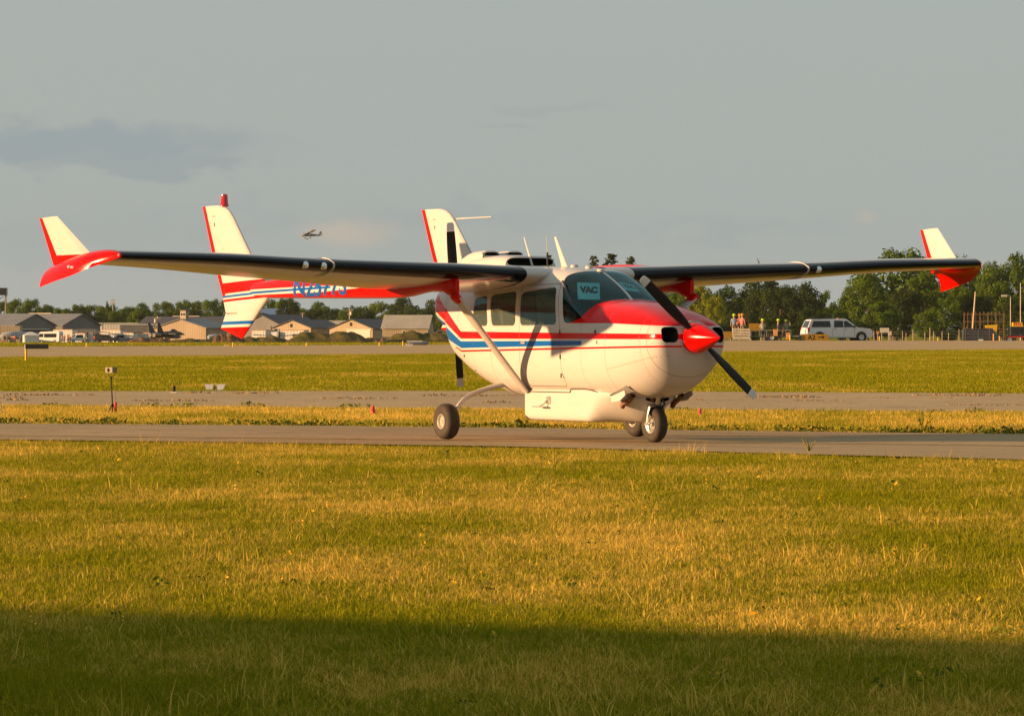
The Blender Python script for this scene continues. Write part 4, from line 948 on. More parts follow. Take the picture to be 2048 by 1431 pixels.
def container(label, px0, px1, d, h, mat=None, extra=None):
    x0, x1 = pk(px0, d), pk(px1, d); L = x1 - x0; o = thing('shipping_container', label, 'container', ((x0 + x1) / 2, d, float(gz(0, d))), -R(24), 'white containers in front of the hangars')
    mb = MB(); n = max(4, int(L / .35)); poly = []
    for k in range(n): a = -L / 2 + L * k / n; poly += [(a, 0), (a + L / n * .45, 0), (a + L / n * .5, .06), (a + L / n * .95, .06)]
    poly += [(L / 2, 0), (L / 2, 2.4), (-L / 2, 2.4)]; mb.prism(poly, .1, h, 'z'); mb.build('body', mat or M_WHW, o)
    MB().box((0, 1.2, h + .05), (L + .1, 2.5, .12)).build('top_rail', M_EXH, o); MB().box((0, 1.2, .06), (L, 2.4, .12)).build('bottom_rail', M_DARKM, o)
    return o
container('white ribbed container right behind the bus', 104, 147, 1015, 2.9); container('low white ribbed container behind the white pickup', 149, 172, 1005, 2.1); container('narrow white ribbed container beside the open shelter', 176, 186, 1005, 2.1)
container('white ribbed container behind the black truck', 201, 243, 1010, 2.9); container('low white container right of the black truck', 245, 268, 1008, 2.2); container('white container beside the parked jet', 271, 304, 1010, 2.2)
container('white ribbed container just right of the lower fin', 502, 533, 1010, 2.75); oT = container('white site trailer with small dark windows', 535, 612, 1010, 2.75)
for q in (-2.3, 1.9): f = MB().box((q, -.08, 1.7), (.8, .08, .6)).build('window', M_WIN, oT); MB().box((q, -.06, 1.7), (1.0, .06, .8)).build('window_frame', M_TRIM, f)
oS = thing('open_shelter', 'open sided dark shelter between the containers', 'shelter', (pk(190, 1006), 1006, -1.7)); MB().prism([(-3.2, 2.7), (3.2, 2.2), (3.2, 2.35), (-3.2, 2.85)], 0, 3).build('roof', M_ROOFG, oS)
for q in (-3, -1, 1, 3): MB().box((q, .1, 1.2), (.15, .15, 2.4)).build('post', M_TRIM, oS)
# tent, bus, trucks
M_CANVAS = plain('canvas', (0.66, 0.64, 0.60), .8, var=.06); M_CARW = plain('car_white', (0.62, 0.62, 0.62), .3, coat=.5, var=.04); M_CARB = plain('car_black', (0.015, 0.015, 0.018), .25, coat=.6); M_CARG = plain('car_grey', (0.16, 0.17, 0.19), .3, coat=.5)
M_CARGLASS = plain('car_glass', (0.012, 0.014, 0.016), .06, spec=.6); M_TYRE = plain('car_tyre', (0.02, 0.02, 0.02), .8); M_RIM = plain('wheel_rim', (0.5, 0.5, 0.5), .35, .7); M_TAIL = plain('tail_lamp', (0.45, 0.01, 0.01), .2, coat=.6); M_ORANGE = plain('orange_lamp', (0.9, 0.18, 0.02), .4)
oT = thing('peaked_tent', 'white peaked canopy tent left of the bus', 'tent', (pk(62, 990), 990, -1.67), R(12))
mb = MB()
for i in range(4):
    a, b = [(-1.6, -1.6), (1.6, -1.6), (1.6, 1.6), (-1.6, 1.6)][i], [(-1.6, -1.6), (1.6, -1.6), (1.6, 1.6), (-1.6, 1.6)][(i + 1) % 4]
    n = 10; mb.grid([[(lerp(a[0], b[0], k / n) * (1 + .02 * math.sin(k * 2.3) * j), lerp(a[1], b[1], k / n) * (1 + .02 * math.sin(k * 1.9) * j), (1.75, 1.0, 0.0)[j]) for j in range(3)] for k in range(n + 1)])
mb.build('side_wall', M_CANVAS, oT); MB().add([(-1.75, -1.75, 1.62), (1.75, -1.75, 1.62), (1.75, 1.75, 1.62), (-1.75, 1.75, 1.62), (-.25, -.25, 2.45), (.25, -.25, 2.45), (.25, .25, 2.45), (-.25, .25, 2.45)], [(0, 1, 5, 4), (1, 2, 6, 5), (2, 3, 7, 6), (3, 0, 4, 7), (4, 5, 6, 7)]).build('canopy', M_CANVAS, oT)
def wheel(o, x, y, r, w):
    s_ = 1 if y > 0 else -1
    t_ = MB().lathe([(-w / 2, r * .55), (-w / 2, r * .92), (-w / 3, r), (w / 3, r), (w / 2, r * .92), (w / 2, r * .55)], (x, y, r), 'y', 20).build('wheel', M_TYRE, o, True)
    MB().lathe([(s_ * w * .3, 0), (s_ * w * .42, r * .2), (s_ * w * .30, r * .3), (s_ * w * .46, r * .52), (s_ * w * .44, r * .57)], (x, y, r), 'y', 20).build('rim', M_RIM, t_, True)
def body_loft(poly, w0, w1, zmid, ztop):
    """side profile extruded across, drawn in above the waist"""
    mb = MB(); n = len(poly); f = lambda z: w0 if z < zmid else lerp(w0, w1, (z - zmid) / (ztop - zmid))
    return mb.add([(x, -f(z), z) for x, z in poly] + [(x, f(z), z) for x, z in poly], [tuple(range(n)), tuple(range(2 * n - 1, n - 1, -1))] + [(i, i + n, (i + 1) % n + n, (i + 1) % n) for i in range(n)])
# local x forward
oB = thing('shuttle_bus', 'white shuttle bus parked right of the peaked tent', 'bus', (pk(101, 1000), 1000, -1.7), R(158))
body_loft([(-2.6, .35), (2.55, .35), (2.65, .8), (2.5, 1.35), (2.25, 2.25), (1.9, 2.45), (-2.4, 2.6), (-2.62, 2.4)], 1.1, .98, 1.3, 2.6).build('body', M_CARW, oB)
for s_ in (-1, 1):
    MB().prism([(-1.9, 1.25), (1.0, 1.25), (1.0, 2.05), (-1.9, 2.1)], s_ * 1.02, s_ * 1.125).build('side_window', M_CARGLASS, oB); MB().prism([(1.3, 1.3), (2.4, 1.3), (2.15, 2.05), (1.3, 2.05)], s_ * 1.02, s_ * 1.12).build('cab_window', M_CARGLASS, oB)
MB().prism([(2.35, 1.45), (2.56, 1.4), (2.28, 2.25), (2.15, 2.25)], -.9, .9).build('windscreen', M_CARGLASS, oB)
for x in (-1.6, 1.7):
    for s_ in (-1, 1): wheel(oB, x, s_ * 1.0, .38, .25)
def pickup(label, p, rz, paint, canopy=False):
    o = thing('pickup_truck', label, 'truck', (p[0], p[1], float(gz(p[0], p[1]))), rz)
    body_loft([(-2.7, .45), (2.55, .45), (2.65, .8), (2.5, 1.12), (1.35, 1.2), (.75, 1.82), (-.75, 1.85), (-.95, 1.15), (-2.7, 1.15)] if not canopy else [(-2.7, .45), (2.55, .45), (2.65, .8), (2.5, 1.12), (1.35, 1.2), (.75, 1.82), (-2.6, 1.95), (-2.75, 1.15)], .95, .80, 1.15, 1.85).build('body', paint, o)
    for s_ in (-1, 1): MB().prism([(-.7, 1.2), (1.15, 1.2), (.68, 1.74), (-.62, 1.76)], s_ * .80, s_ * .965).build('side_window', M_CARGLASS, o)
    MB().prism([(1.36, 1.24), (1.30, 1.24), (.72, 1.79), (.80, 1.78)], -.7, .7).build('windscreen', M_CARGLASS, o); MB().box((2.62, 0, .75), (.12, 1.5, .25)).build('grille', M_CARB, o)
    for x in (-1.75, 1.7):
        for s_ in (-1, 1): wheel(o, x, s_ * .86, .38, .25)
    return o
pickup('white pickup parked among the containers', (pk(156, 996), 996), R(215), M_CARW); pickup('black covered truck in front of the shelter', (pk(212, 996), 996), R(-8), M_CARB, True); pickup('grey pickup half hidden right of the black truck', (pk(240, 998), 998), R(200), M_CARG)
pickup('dark pickup at the end of the grassy mound', (pk(888, 640), 640), R(170), M_CARG)
# ------------------------------------------------------------------ people
M_SKIN = plain('skin', (0.42, 0.24, 0.15), .6); M_HATL = plain('lime_hat', (0.55, 0.72, 0.02), .8); M_HATO = plain('orange_hat', (0.85, 0.30, 0.02), .8); M_HAIR = plain('hair', (0.05, 0.03, 0.02), .8)
CLO = {k: plain('cloth_' + k, c, .9, var=.15, scale=12) for k, c in dict(blue=(.22, .32, .46), pink=(.55, .17, .16), orange=(.85, .22, .04), grey=(.36, .34, .27), navy=(.05, .05, .08), olive=(.22, .24, .15), jean=(.05, .06, .09), khaki=(.20, .14, .08), red=(.5, .03, .03), white=(.6, .6, .6)).items()}
def person(label, loc, rz, shirt, trousers, pose='stand', hat=None, arm=None, cat='person', group=None):
    o = thing('person', label, cat, loc, rz, group)
    # x forward, y left; heights in metres
    if pose == 'sit': hip, kn, an, to = .52, (.44, .50), (.46, .10), .62
    else: hip, kn, an, to = .92, (.03, .50), (0, .09), 0
    zh = hip; J = {'pel': (0, 0, zh, .145), 'wai': (0, 0, zh + .20, .130), 'che': (0, 0, zh + .40, .150), 'nec': (.01, 0, zh + .56, .062), 'hd0': (.02, 0, zh + .64, .085), 'hd1': (.02, 0, zh + .76, .088)}
    E = [('pel', 'wai'), ('wai', 'che'), ('che', 'nec'), ('nec', 'hd0'), ('hd0', 'hd1')]
    for s_, n_ in ((-1, 'r'), (1, 'l')):
        J['hi' + n_] = (0.02, s_ * .10, zh - .03, .095)
        J['kn' + n_] = (kn[0], s_ * .11, kn[1] if pose == 'stand' else zh, .062); J['an' + n_] = (an[0], s_ * .11, an[1], .042); J['to' + n_] = (an[0] + .15, s_ * .13, .04, .035)
        E += [('pel', 'hi' + n_), ('hi' + n_, 'kn' + n_), ('kn' + n_, 'an' + n_), ('an' + n_, 'to' + n_)]
        J['sh' + n_] = (0, s_ * .19, zh + .47, .062)
        if arm == 'wave' and s_ > 0: el, ha = (.05, s_ * .42, zh + .42), (.12, s_ * .34, zh + .70)
        elif arm == 'fwd' or pose == 'sit': el, ha = (.10, s_ * .24, zh + .24), (.30, s_ * .14, zh + .20)
        else: el, ha = (-.02, s_ * .25, zh + .20), (.05, s_ * .26, zh - .04)
        J['el' + n_] = (*el, .045); J['ha' + n_] = (*ha, .036); J['fi' + n_] = (ha[0] + .07, ha[1], ha[2] - .04, .030)
        E += [('che', 'sh' + n_), ('sh' + n_, 'el' + n_), ('el' + n_, 'ha' + n_), ('ha' + n_, 'fi' + n_)]
    ks = list(J); me = bpy.data.meshes.new('body'); me.from_pydata([J[k][:3] for k in ks], [(ks.index(a), ks.index(b)) for a, b in E], [])
    b = bpy.data.objects.new('body', me); COL.objects.link(b); md = b.modifiers.new('skin', 'SKIN'); 
    for k, sv in zip(ks, me.skin_vertices[0].data): sv.radius = (J[k][3], J[k][3])
    me.skin_vertices[0].data[0].use_root = True; sd = b.modifiers.new('sub', 'SUBSURF'); sd.levels = 1; sd.render_levels = 1
    me2 = bpy.data.meshes.new_from_object(b.evaluated_get(bpy.context.evaluated_depsgraph_get())); bpy.data.objects.remove(b); bpy.data.meshes.remove(me)
    for m_ in (CLO[shirt], CLO[trousers], M_SKIN): me2.materials.append(m_)
    P3 = {k: Vector(J[k][:3]) for k in ks}
    for p in me2.polygons:
        c = p.center; n_ = min(ks, key=lambda k: (P3[k] - c).length); p.use_smooth = True
        p.material_index = 2 if n_[:2] in ('nec', 'hd', 'ha', 'fi', 'ne') else (1 if n_[:2] in ('pe', 'hi', 'kn', 'an', 'to') else 0)
    bo = bpy.data.objects.new('body', me2); COL.objects.link(bo); bo.parent = o
    hz = zh + .80
    if hat: MB().lathe([(0, .185), (.012, .19), (.03, .12), (.11, .105), (.14, .08), (.15, 0)], (.02, 0, hz - .03), 'z', 20).build('hat', hat, o, True)
    else: MB().lathe([(-.10, .085), (-.02, .108), (.05, .095), (.085, .05), (.09, 0)], (.0, 0, hz), 'z', 16).build('hair', M_HAIR, o, True)
    MB().lathe([(-.012, 0), (0, .014), (.012, 0)], (.115, 0, zh + .70), 'x', 8).build('nose', M_SKIN, o)
    return o
# pilot in the front seat
pl = Matrix.Translation(AC_LOC) @ Matrix.Rotation(AC_RZ, 4, 'Z') @ Vector((-1.45, .27, .36)); person('pilot seated behind the windscreen of the twin-boom aircraft', tuple(pl), AC_RZ, 'navy', 'jean', 'sit', None, 'fwd')
# ------------------------------------------------------------------ right: trailer crew, signs, big white car
D0 = 372.0
def gp(px, d=D0): return Vector((pk(px, d), d, float(gz(pk(px, d), d))))
M_WOOD = plain('pale_boards', (0.52, 0.46, 0.34), .8, var=.15, scale=3); M_STEEL = plain('galvanised', (0.34, 0.34, 0.34), .45, .6); M_SIGNY = plain('sign_yellow', (0.30, 0.17, 0.008), .7); M_CARD = plain('cardboard', (0.60, 0.28, 0.08), .8)
p = gp(1510); oR = thing('utility_trailer', 'low metal trailer with slatted pale tailgate carrying the crew', 'trailer', tuple(p), 0)
gate = MB().tube([(-1.75, 0, .3), (-1.82, 0, 1.12)], .03, 6).tube([(-.45, 0, .25), (-.42, 0, 1.05)], .03, 6).build('tailgate', M_STEEL, oR)
for k in range(4): MB().box((-1.12, -.04, .35 + k * .215), (1.40, .03, .165), ry=R(2)).build('slat', M_WOOD, gate)
MB().box((-1.05, -.1, .2), (1.5, .25, .08), ry=R(2)).build('gate_sill', M_WOOD, gate)
MB().box((.9, 1.0, .42), (4.2, 1.8, .10)).build('deck', M_DARKM, oR)
for x in (-.3, .35, .95, 1.6, 2.2, 2.9): MB().box((x, .12, .68), (.05, .05, .52)).build('rail_post', M_STEEL, oR)
MB().box((1.3, .12, .93), (3.3, .05, .05)).build('rail', M_STEEL, oR); wheel(oR, 1.35, -.02, .33, .22); wheel(oR, 1.35, 2.0, .33, .22)
MB().box((3.4, 1.0, .45), (1.2, .12, .12)).build('drawbar', M_STEEL, oR)
zb = float(p.z)
person('person in blue shirt and lime hat standing at the slatted tailgate', (pk(1469, D0), D0 + .7, zb + .42), R(90), 'blue', 'khaki', 'stand', M_HATL)
person('person in pink shirt and orange hat beside the blue shirted one', (pk(1485, D0), D0 + .6, zb + .44), R(60), 'pink', 'khaki', 'stand', M_HATO)
person('person in bright orange vest behind the pink shirted one', (pk(1479, D0 + 2), D0 + 2, zb + .42), R(-60), 'orange', 'jean', 'stand', M_HATO)
person('seated person in grey shirt and lime hat, back to camera', (pk(1526, D0), D0 + .5, zb + .42), R(95), 'grey', 'jean', 'sit', M_HATL)
person('seated person in navy shirt and lime hat beside the cardboard box', (pk(1557, D0), D0 + .6, zb + .42), R(10), 'navy', 'khaki', 'sit', M_HATL)
person('person in olive shirt raising a hand to a lime hat', (pk(1573, D0), D0 + .8, zb + .36), R(-110), 'olive', 'khaki', 'sit', M_HATL, 'wave')
for px, lab in ((1551, 'small cardboard box on the trailer beside the navy shirt'), (1576, 'tall cardboard box at the front of the trailer')): q = gp(px); MB_o = thing('cardboard_box', lab, 'box', (q.x, q.y - .1, q.z + (.47 if px < 1560 else .2))); MB().box((0, 0, .27), (.32, .3, .54)).build('carton', M_CARD, MB_o); MB().box((0, -.155, .27), (.33, .012, .06)).build('tape', M_TRIM, MB_o)
def board(name, label, cat, px, d, zc, w, h, mat, posts, txt=None, tmat=None, ts=.3, group=None, dz=0):
    q = gp(px, d); o = thing(name, label, cat, (q.x, q.y, q.z + dz), 0, group); b = MB().box((0, 0, zc), (w, .06, h)).build('panel', mat, o)
    for x in posts: MB().box((x, .06, zc / 2 + h * .2), (.07, .07, zc + h * .4)).build('post', M_TRIM, o)
    if txt:
        tv, tf = text_mesh(txt, ts, 0, .012); xm = (min(v.x for v in tv) + max(v.x for v in tv)) / 2
        link_mesh('lettering', [(v.x - xm, -.034, zc + v.y - ts * .34) for v in tv], tf, tmat, b)
    return o
o = board('taxiway_sign', 'low yellow taxiway sign reading A2 with an arrow, by the white car', 'sign', 1629, 366, .30, 2.15, .50, M_SIGNY, (-.8, .8), 'A2', M_INK, .52)
pn = [c for c in o.children if c.name.startswith('panel')][0]
for ch in pn.children: ch.location.x = -.25
MB().prism([(.28, .28), (.62, .28), (.62, .18), (.80, .32), (.62, .46), (.62, .36), (.28, .36)], -.036, -.032).build('arrow', M_INK, pn); MB().box((-1.16, 0, .24), (.16, .2, .44)).build('lamp_box', M_CARB, o)
board('yellow_sign', 'yellow sign with two rows of dark lettering behind the nose', 'sign', 1454, 378, .62, .85, .52, M_SIGNY, (-.3, .3), None)
o = board('equipment_panel', 'large dull yellow panel standing behind the crew', 'panel', 1511, 380, 1.25, 1.1, .62, M_SIGNY, (-.45, .45)); 
# the white car: long body, five windows, rack
p = gp(1675, 375); oV = thing('sport_utility_vehicle', 'white long sport utility vehicle with orange roof lamp', 'car', (p.x, p.y + 1.2, p.z), R(13))
prof = [(-2.72, .45), (-2.78, .75), (-2.72, 1.10), (-2.45, 1.72), (-2.32, 1.84), (.45, 1.90), (.62, 1.86), (1.42, 1.24), (1.55, 1.20), (2.55, 1.10), (2.72, .98), (2.80, .72), (2.78, .42), (2.25, .36), (-2.3, .36)]
bd = body_loft(prof, 1.0, .80, 1.18, 1.90).build('body', M_CARW, oV)
def yw(z): return 1.0 if z < 1.18 else lerp(1.0, .80, (z - 1.18) / .72)
for s_ in (-1, 1):
    for poly, nm in (([(-2.42, 1.22), (-.78, 1.22), (-.82, 1.72), (-2.22, 1.72)], 'rear_window'), ([(-.50, 1.20), (.30, 1.20), (.30, 1.73), (-.46, 1.75)], 'door_window'), ([(.36, 1.20), (1.28, 1.22), (.62, 1.72), (.36, 1.73)], 'door_window')):
        mb = MB(); n = len(poly); mb.add([(x, s_ * (yw(z) + .004), z) for x, z in poly] + [(x, s_ * (yw(z) - .05), z) for x, z in poly], [tuple(range(n)), tuple(range(2 * n - 1, n - 1, -1))] + [(i, i + n, (i + 1) % n + n, (i + 1) % n) for i in range(n)]); mb.build(nm, M_CARGLASS, oV)
    for x in (-.62, .33, 1.25): MB().box((x, s_ * 1.0, .80), (.012, .012, .72)).build('door_gap', M_CARB, oV)
    for x in (-.45, .50): MB().box((x, s_ * 1.01, 1.06), (.16, .03, .04)).build('door_handle', M_CARG, oV)
    MB().box((-2.66, s_ * .93, 1.02), (.16, .16, .34)).build('tail_lamp', M_TAIL, oV); MB().box((2.70, s_ * .78, .90), (.16, .34, .17)).build('headlamp', M_LENS, oV)
    MB().box((1.18, s_ * 1.12, 1.26), (.14, .18, .16)).build('mirror', M_CARB, oV); MB().tube([(-2.1, s_ * .66, 1.90), (-2.0, s_ * .66, 1.96), (.2, s_ * .66, 1.97), (.3, s_ * .66, 1.91)], .025, 6).build('roof_rail', M_CARB, oV)
    MB().box((-.1, s_ * 1.0, .36), (2.6, .16, .07)).build('running_board', M_CARG, oV)
    for x in (-1.72, 1.82):
        MB().lathe([(-.10, .44), (.0, .46), (.03, .44)], (x, s_ * .98, .42), 'y', 24).build('wheel_arch', M_CARB, oV, True); wheel(oV, x, s_ * .93, .41, .26)
MB().prism([(-2.74, 1.18), (-2.69, 1.16), (-2.40, 1.72), (-2.46, 1.72)], -.72, .72).build('tailgate_window', M_CARGLASS, oV); MB().prism([(1.44, 1.26), (1.38, 1.25), (.62, 1.82), (.68, 1.83)], -.74, .74).build('windscreen', M_CARGLASS, oV)
MB().box((-2.79, 0, .55), (.10, 1.9, .22)).build('rear_bumper', M_CARG, oV); MB().box((-2.775, 0, .92), (.03, .5, .16)).build('number_plate', M_TRIM, oV); MB().box((2.80, 0, .72), (.06, 1.1, .24)).build('grille', M_CARB, oV)
MB().lathe([(0, .07), (.08, .06), (.10, 0)], (.10, 0, 1.90), 'z', 14).build('roof_lamp', M_ORANGE, oV)
# marker posts, one by one
def marker(px, base, h, d, label, mat=M_YEL, w=.10):
    x = pk(px, d); o = thing('marker_post', label, 'marker post', (x, d, CAM_H - (base - HORIZON) / F_PX * d), 0, 'yellow marker posts'); MB().tube([(0, 0, -.25), (0, 0, h)], w / 2, 8).build('post', mat, o); MB().tube([(0, 0, h), (0, 0, h + .05)], w * .42, 8).build('cap', M_TRIM, o)
M_YPOST = plain('yellow_post', (0.72, 0.42, 0.01), .6)
for a in ((173, 697, .36, 330, 'yellow marker post in front of the containers'), (466, 694, .30, 330, 'yellow marker post below the tail fin'), (613, 692, .22, 345, 'short yellow post in front of the left grassy mound'), (759, 691, .20, 350, 'short yellow post between the two grassy mounds'), (806, 691, .30, 350, 'yellow post beside the grounded light unit'),
          (1580, 685, .55, 360, 'pale marker post in front of the trailer'), (1759, 680, .28, 385, 'yellow post just right of the white car'), (1876, 680, .20, 400, 'short yellow post below the far wing tip'), (1987, 677, .42, 430, 'taller yellow post right of the tarpaulin trailer'), (1999, 678, .24, 430, 'short yellow post near the flatbed truck')): marker(*a, mat=M_YPOST)

# ------------------------------------------------------------------ trees
def foliage(name, a, b, lit=None):
    m, t = new_mat(name); g = t.node('ShaderNodeNewGeometry'); r = t.s(g.outputs['Random Per Island']); oi = t.node('ShaderNodeObjectInfo'); ro = t.s(oi.outputs['Random'])
    col = t.mix(r, a, b); col = t.mix(ro * .5, col, t.mix(.5, a, (0.09, 0.10, 0.02)))
    d = t.node('ShaderNodeBsdfDiffuse'); t.link(col, d.inputs[0]); tr = t.node('ShaderNodeBsdfTranslucent'); t.link(col, tr.inputs[0]); mx = t.node('ShaderNodeMixShader'); mx.inputs[0].default_value = .3; o = t.node('ShaderNodeOutputMaterial')
    t.t.links.new(d.outputs[0], mx.inputs[1]); t.t.links.new(tr.outputs[0], mx.inputs[2]); t.t.links.new(mx.outputs[0], o.inputs[0]); return m
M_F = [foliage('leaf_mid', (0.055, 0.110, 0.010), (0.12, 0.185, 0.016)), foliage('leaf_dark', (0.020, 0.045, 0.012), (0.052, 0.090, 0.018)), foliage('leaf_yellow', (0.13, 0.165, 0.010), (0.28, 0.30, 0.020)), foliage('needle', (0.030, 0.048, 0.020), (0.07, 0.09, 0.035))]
M_BARK = plain('bark', (0.10, 0.075, 0.05), .9, var=.3)
def crown_mesh(seed, kind, mat):
    """unit tree: height 1, crown radius about .42"""
    rg = np.random.default_rng(seed); C = []
    if kind == 'broad':
        n = int(rg.integers(34, 46)); cen = []
        for _ in range(n):
            d = rg.normal(0, 1, 3); d /= np.linalg.norm(d); k = rg.uniform(.45, 1.0) ** .6; c = np.array([d[0] * .36 * k, d[1] * .36 * k, .60 + d[2] * (.33 if d[2] > 0 else .40) * k]); cen.append((c, rg.uniform(.07, .135)))
        for c, r_ in cen:
            m_ = int(6500 * r_ * r_ * 2.4) + 26; d = rg.normal(0, 1, (m_, 3)); d /= np.linalg.norm(d, axis=1)[:, None]; C.append(np.column_stack([c + d * (r_ * rg.uniform(.55, 1.05, m_))[:, None], d]))
        size = .0168
    elif kind == 'tall':
        for _ in range(40):
            z = rg.uniform(.18, .97); w = .24 * math.sin(min(1, (1.02 - z) * 1.6) * math.pi / 2); a = rg.uniform(0, 6.283); k = rg.uniform(.3, 1); c = np.array([math.cos(a) * w * k, math.sin(a) * w * k, z]); r_ = rg.uniform(.055, .10); m_ = 110
            d = rg.normal(0, 1, (m_, 3)); d /= np.linalg.norm(d, axis=1)[:, None]; C.append(np.column_stack([c + d * (r_ * rg.uniform(.5, 1.05, m_))[:, None], d]))
        size = .0155
    else:
        for z in np.linspace(.10, .98, 26):
            w = .25 * (1.0 - z) ** .8 + .012
            for q in range(9):
                a = rg.uniform(0, 6.283); L = w * rg.uniform(.65, 1.15); m_ = max(4, int(60 * L)); t_ = rg.uniform(.1, 1, m_)
                c = np.column_stack([np.cos(a) * L * t_, np.sin(a) * L * t_, z - .18 * L * t_ + rg.normal(0, .006, m_)]) + rg.normal(0, .008, (m_, 3)); d = rg.normal(0, 1, (m_, 3)) + np.array([np.cos(a), np.sin(a), .8]); C.append(np.column_stack([c, d / np.linalg.norm(d, axis=1)[:, None]]))
        size = .017
    A = np.concatenate(C); n = len(A); c, nr = A[:, :3], A[:, 3:] + rg.normal(0, .55, (n, 3)); nr /= np.linalg.norm(nr, axis=1)[:, None]
    u = np.cross(nr, rg.normal(0, 1, (n, 3))); u /= np.linalg.norm(u, axis=1)[:, None]; v = np.cross(nr, u); s_ = (size * rg.uniform(.6, 1.4, n))[:, None]
    V = np.stack([c - u * s_, c + v * s_ * .7, c + u * s_, c - v * s_ * .7], 1).reshape(-1, 3); F = [(4 * i, 4 * i + 1, 4 * i + 2, 4 * i + 3) for i in range(n)]
    me = bpy.data.meshes.new('crown'); me.from_pydata(V.tolist(), [], F); me.materials.append(mat); return me
def trunk_mesh(seed, kind):
    rg = np.random.default_rng(seed); mb = MB(); top = .92 if kind == 'spruce' else .62
    mb.tube([(0, 0, -.03), (.004, .003, .2), (-.004, .004, top * .7), (0, 0, top)], [.028, .020, .013, .004], 7)
    if kind != 'spruce':
        for k in range(6): a = rg.uniform(0, 6.28); z = rg.uniform(.22, .5); mb.tube([(0, 0, z), (math.cos(a) * .12, math.sin(a) * .12, z + .12), (math.cos(a) * .26, math.sin(a) * .26, z + .24)], [.010, .007, .003], 5)
    me = bpy.data.meshes.new('trunk'); me.from_pydata([tuple(v) for v in mb.v], [], mb.f); me.materials.append(M_BARK); return me
TREES = {}
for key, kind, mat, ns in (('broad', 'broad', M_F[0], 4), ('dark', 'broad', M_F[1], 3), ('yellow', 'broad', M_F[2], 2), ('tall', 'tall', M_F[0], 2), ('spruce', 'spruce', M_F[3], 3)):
    TREES[key] = [(crown_mesh(300 + 17 * k + len(key), kind, mat), trunk_mesh(k, kind)) for k in range(ns)]
TRG = random.Random(8)
def tree(key, px, top, d, wpx, label, group=None):
    """stands at distance d under picture column px, its top at row top"""
    x = pk(px, d); z0 = float(gz(x, d)); H = CAM_H - (top - HORIZON) / F_PX * d - z0; W = wpx / F_PX * d / (.80 if key != 'tall' else .55) if key != 'spruce' else wpx / F_PX * d / .5
    cm, tm = TRG.choice(TREES[key]); o = thing('spruce_tree' if key == 'spruce' else 'leafy_tree', label, 'tree', (x, d, z0), TRG.uniform(0, 6.28), group); o.scale = (W, W, H)
    for nm, me in (('crown', cm), ('trunk', tm)): c = bpy.data.objects.new(nm, me); COL.objects.link(c); c.parent = o
G1 = 'wooded skyline behind the hangars'; L1 = 'leafy tree in the wooded skyline behind the hangars'
sky_top = [(-40, 597), (0, 598), (40, 596), (65, 594), (95, 606), (125, 611), (150, 604), (185, 608), (215, 606), (250, 609), (285, 607), (330, 600), (360, 604), (388, 594), (420, 590), (445, 598), (500, 600), (545, 598), (575, 594), (605, 612), (640, 606), (665, 610), (700, 603), (730, 600), (765, 598), (800, 594), (835, 600), (870, 597), (905, 590), (940, 585), (990, 580), (1040, 575), (1090, 572), (1140, 570), (1190, 572), (1240, 566), (1290, 570), (1330, 572)]
def nth(k): return '%d%s' % (k, 'th' if 10 < k % 100 < 14 else {1: 'st', 2: 'nd', 3: 'rd'}.get(k % 10, 'th'))
for k, (px, tp_) in enumerate(sky_top): tree(TRG.choice(['broad', 'broad', 'dark', 'broad']), px + TRG.uniform(-6, 6), tp_ + TRG.uniform(-2, 3), 1290 + TRG.uniform(-30, 60), 58 + TRG.uniform(-8, 16), nth(k + 1) + ' tree from the left in the taller rear row of the skyline wood', G1)
for k, px in enumerate(range(-50, 1340, 34)): tree(TRG.choice(['broad', 'dark', 'dark']), px + TRG.uniform(-9, 9), 621 + TRG.uniform(-7, 6) - max(0, px - 800) * .03, 1235 + TRG.uniform(-15, 20), 56 + TRG.uniform(-8, 16), nth(k + 1) + ' tree from the left in the lower front row of the skyline wood', G1)
tree('tall', 215, 602, 1260, 14, 'thin pointed tree beside the floodlight mast', G1); tree('dark', 575, 592, 1240, 52, 'dark tree rising just right of the lower fin', G1); tree('broad', 884, 588, 1100, 30, 'leafy tree showing between boom and strut')
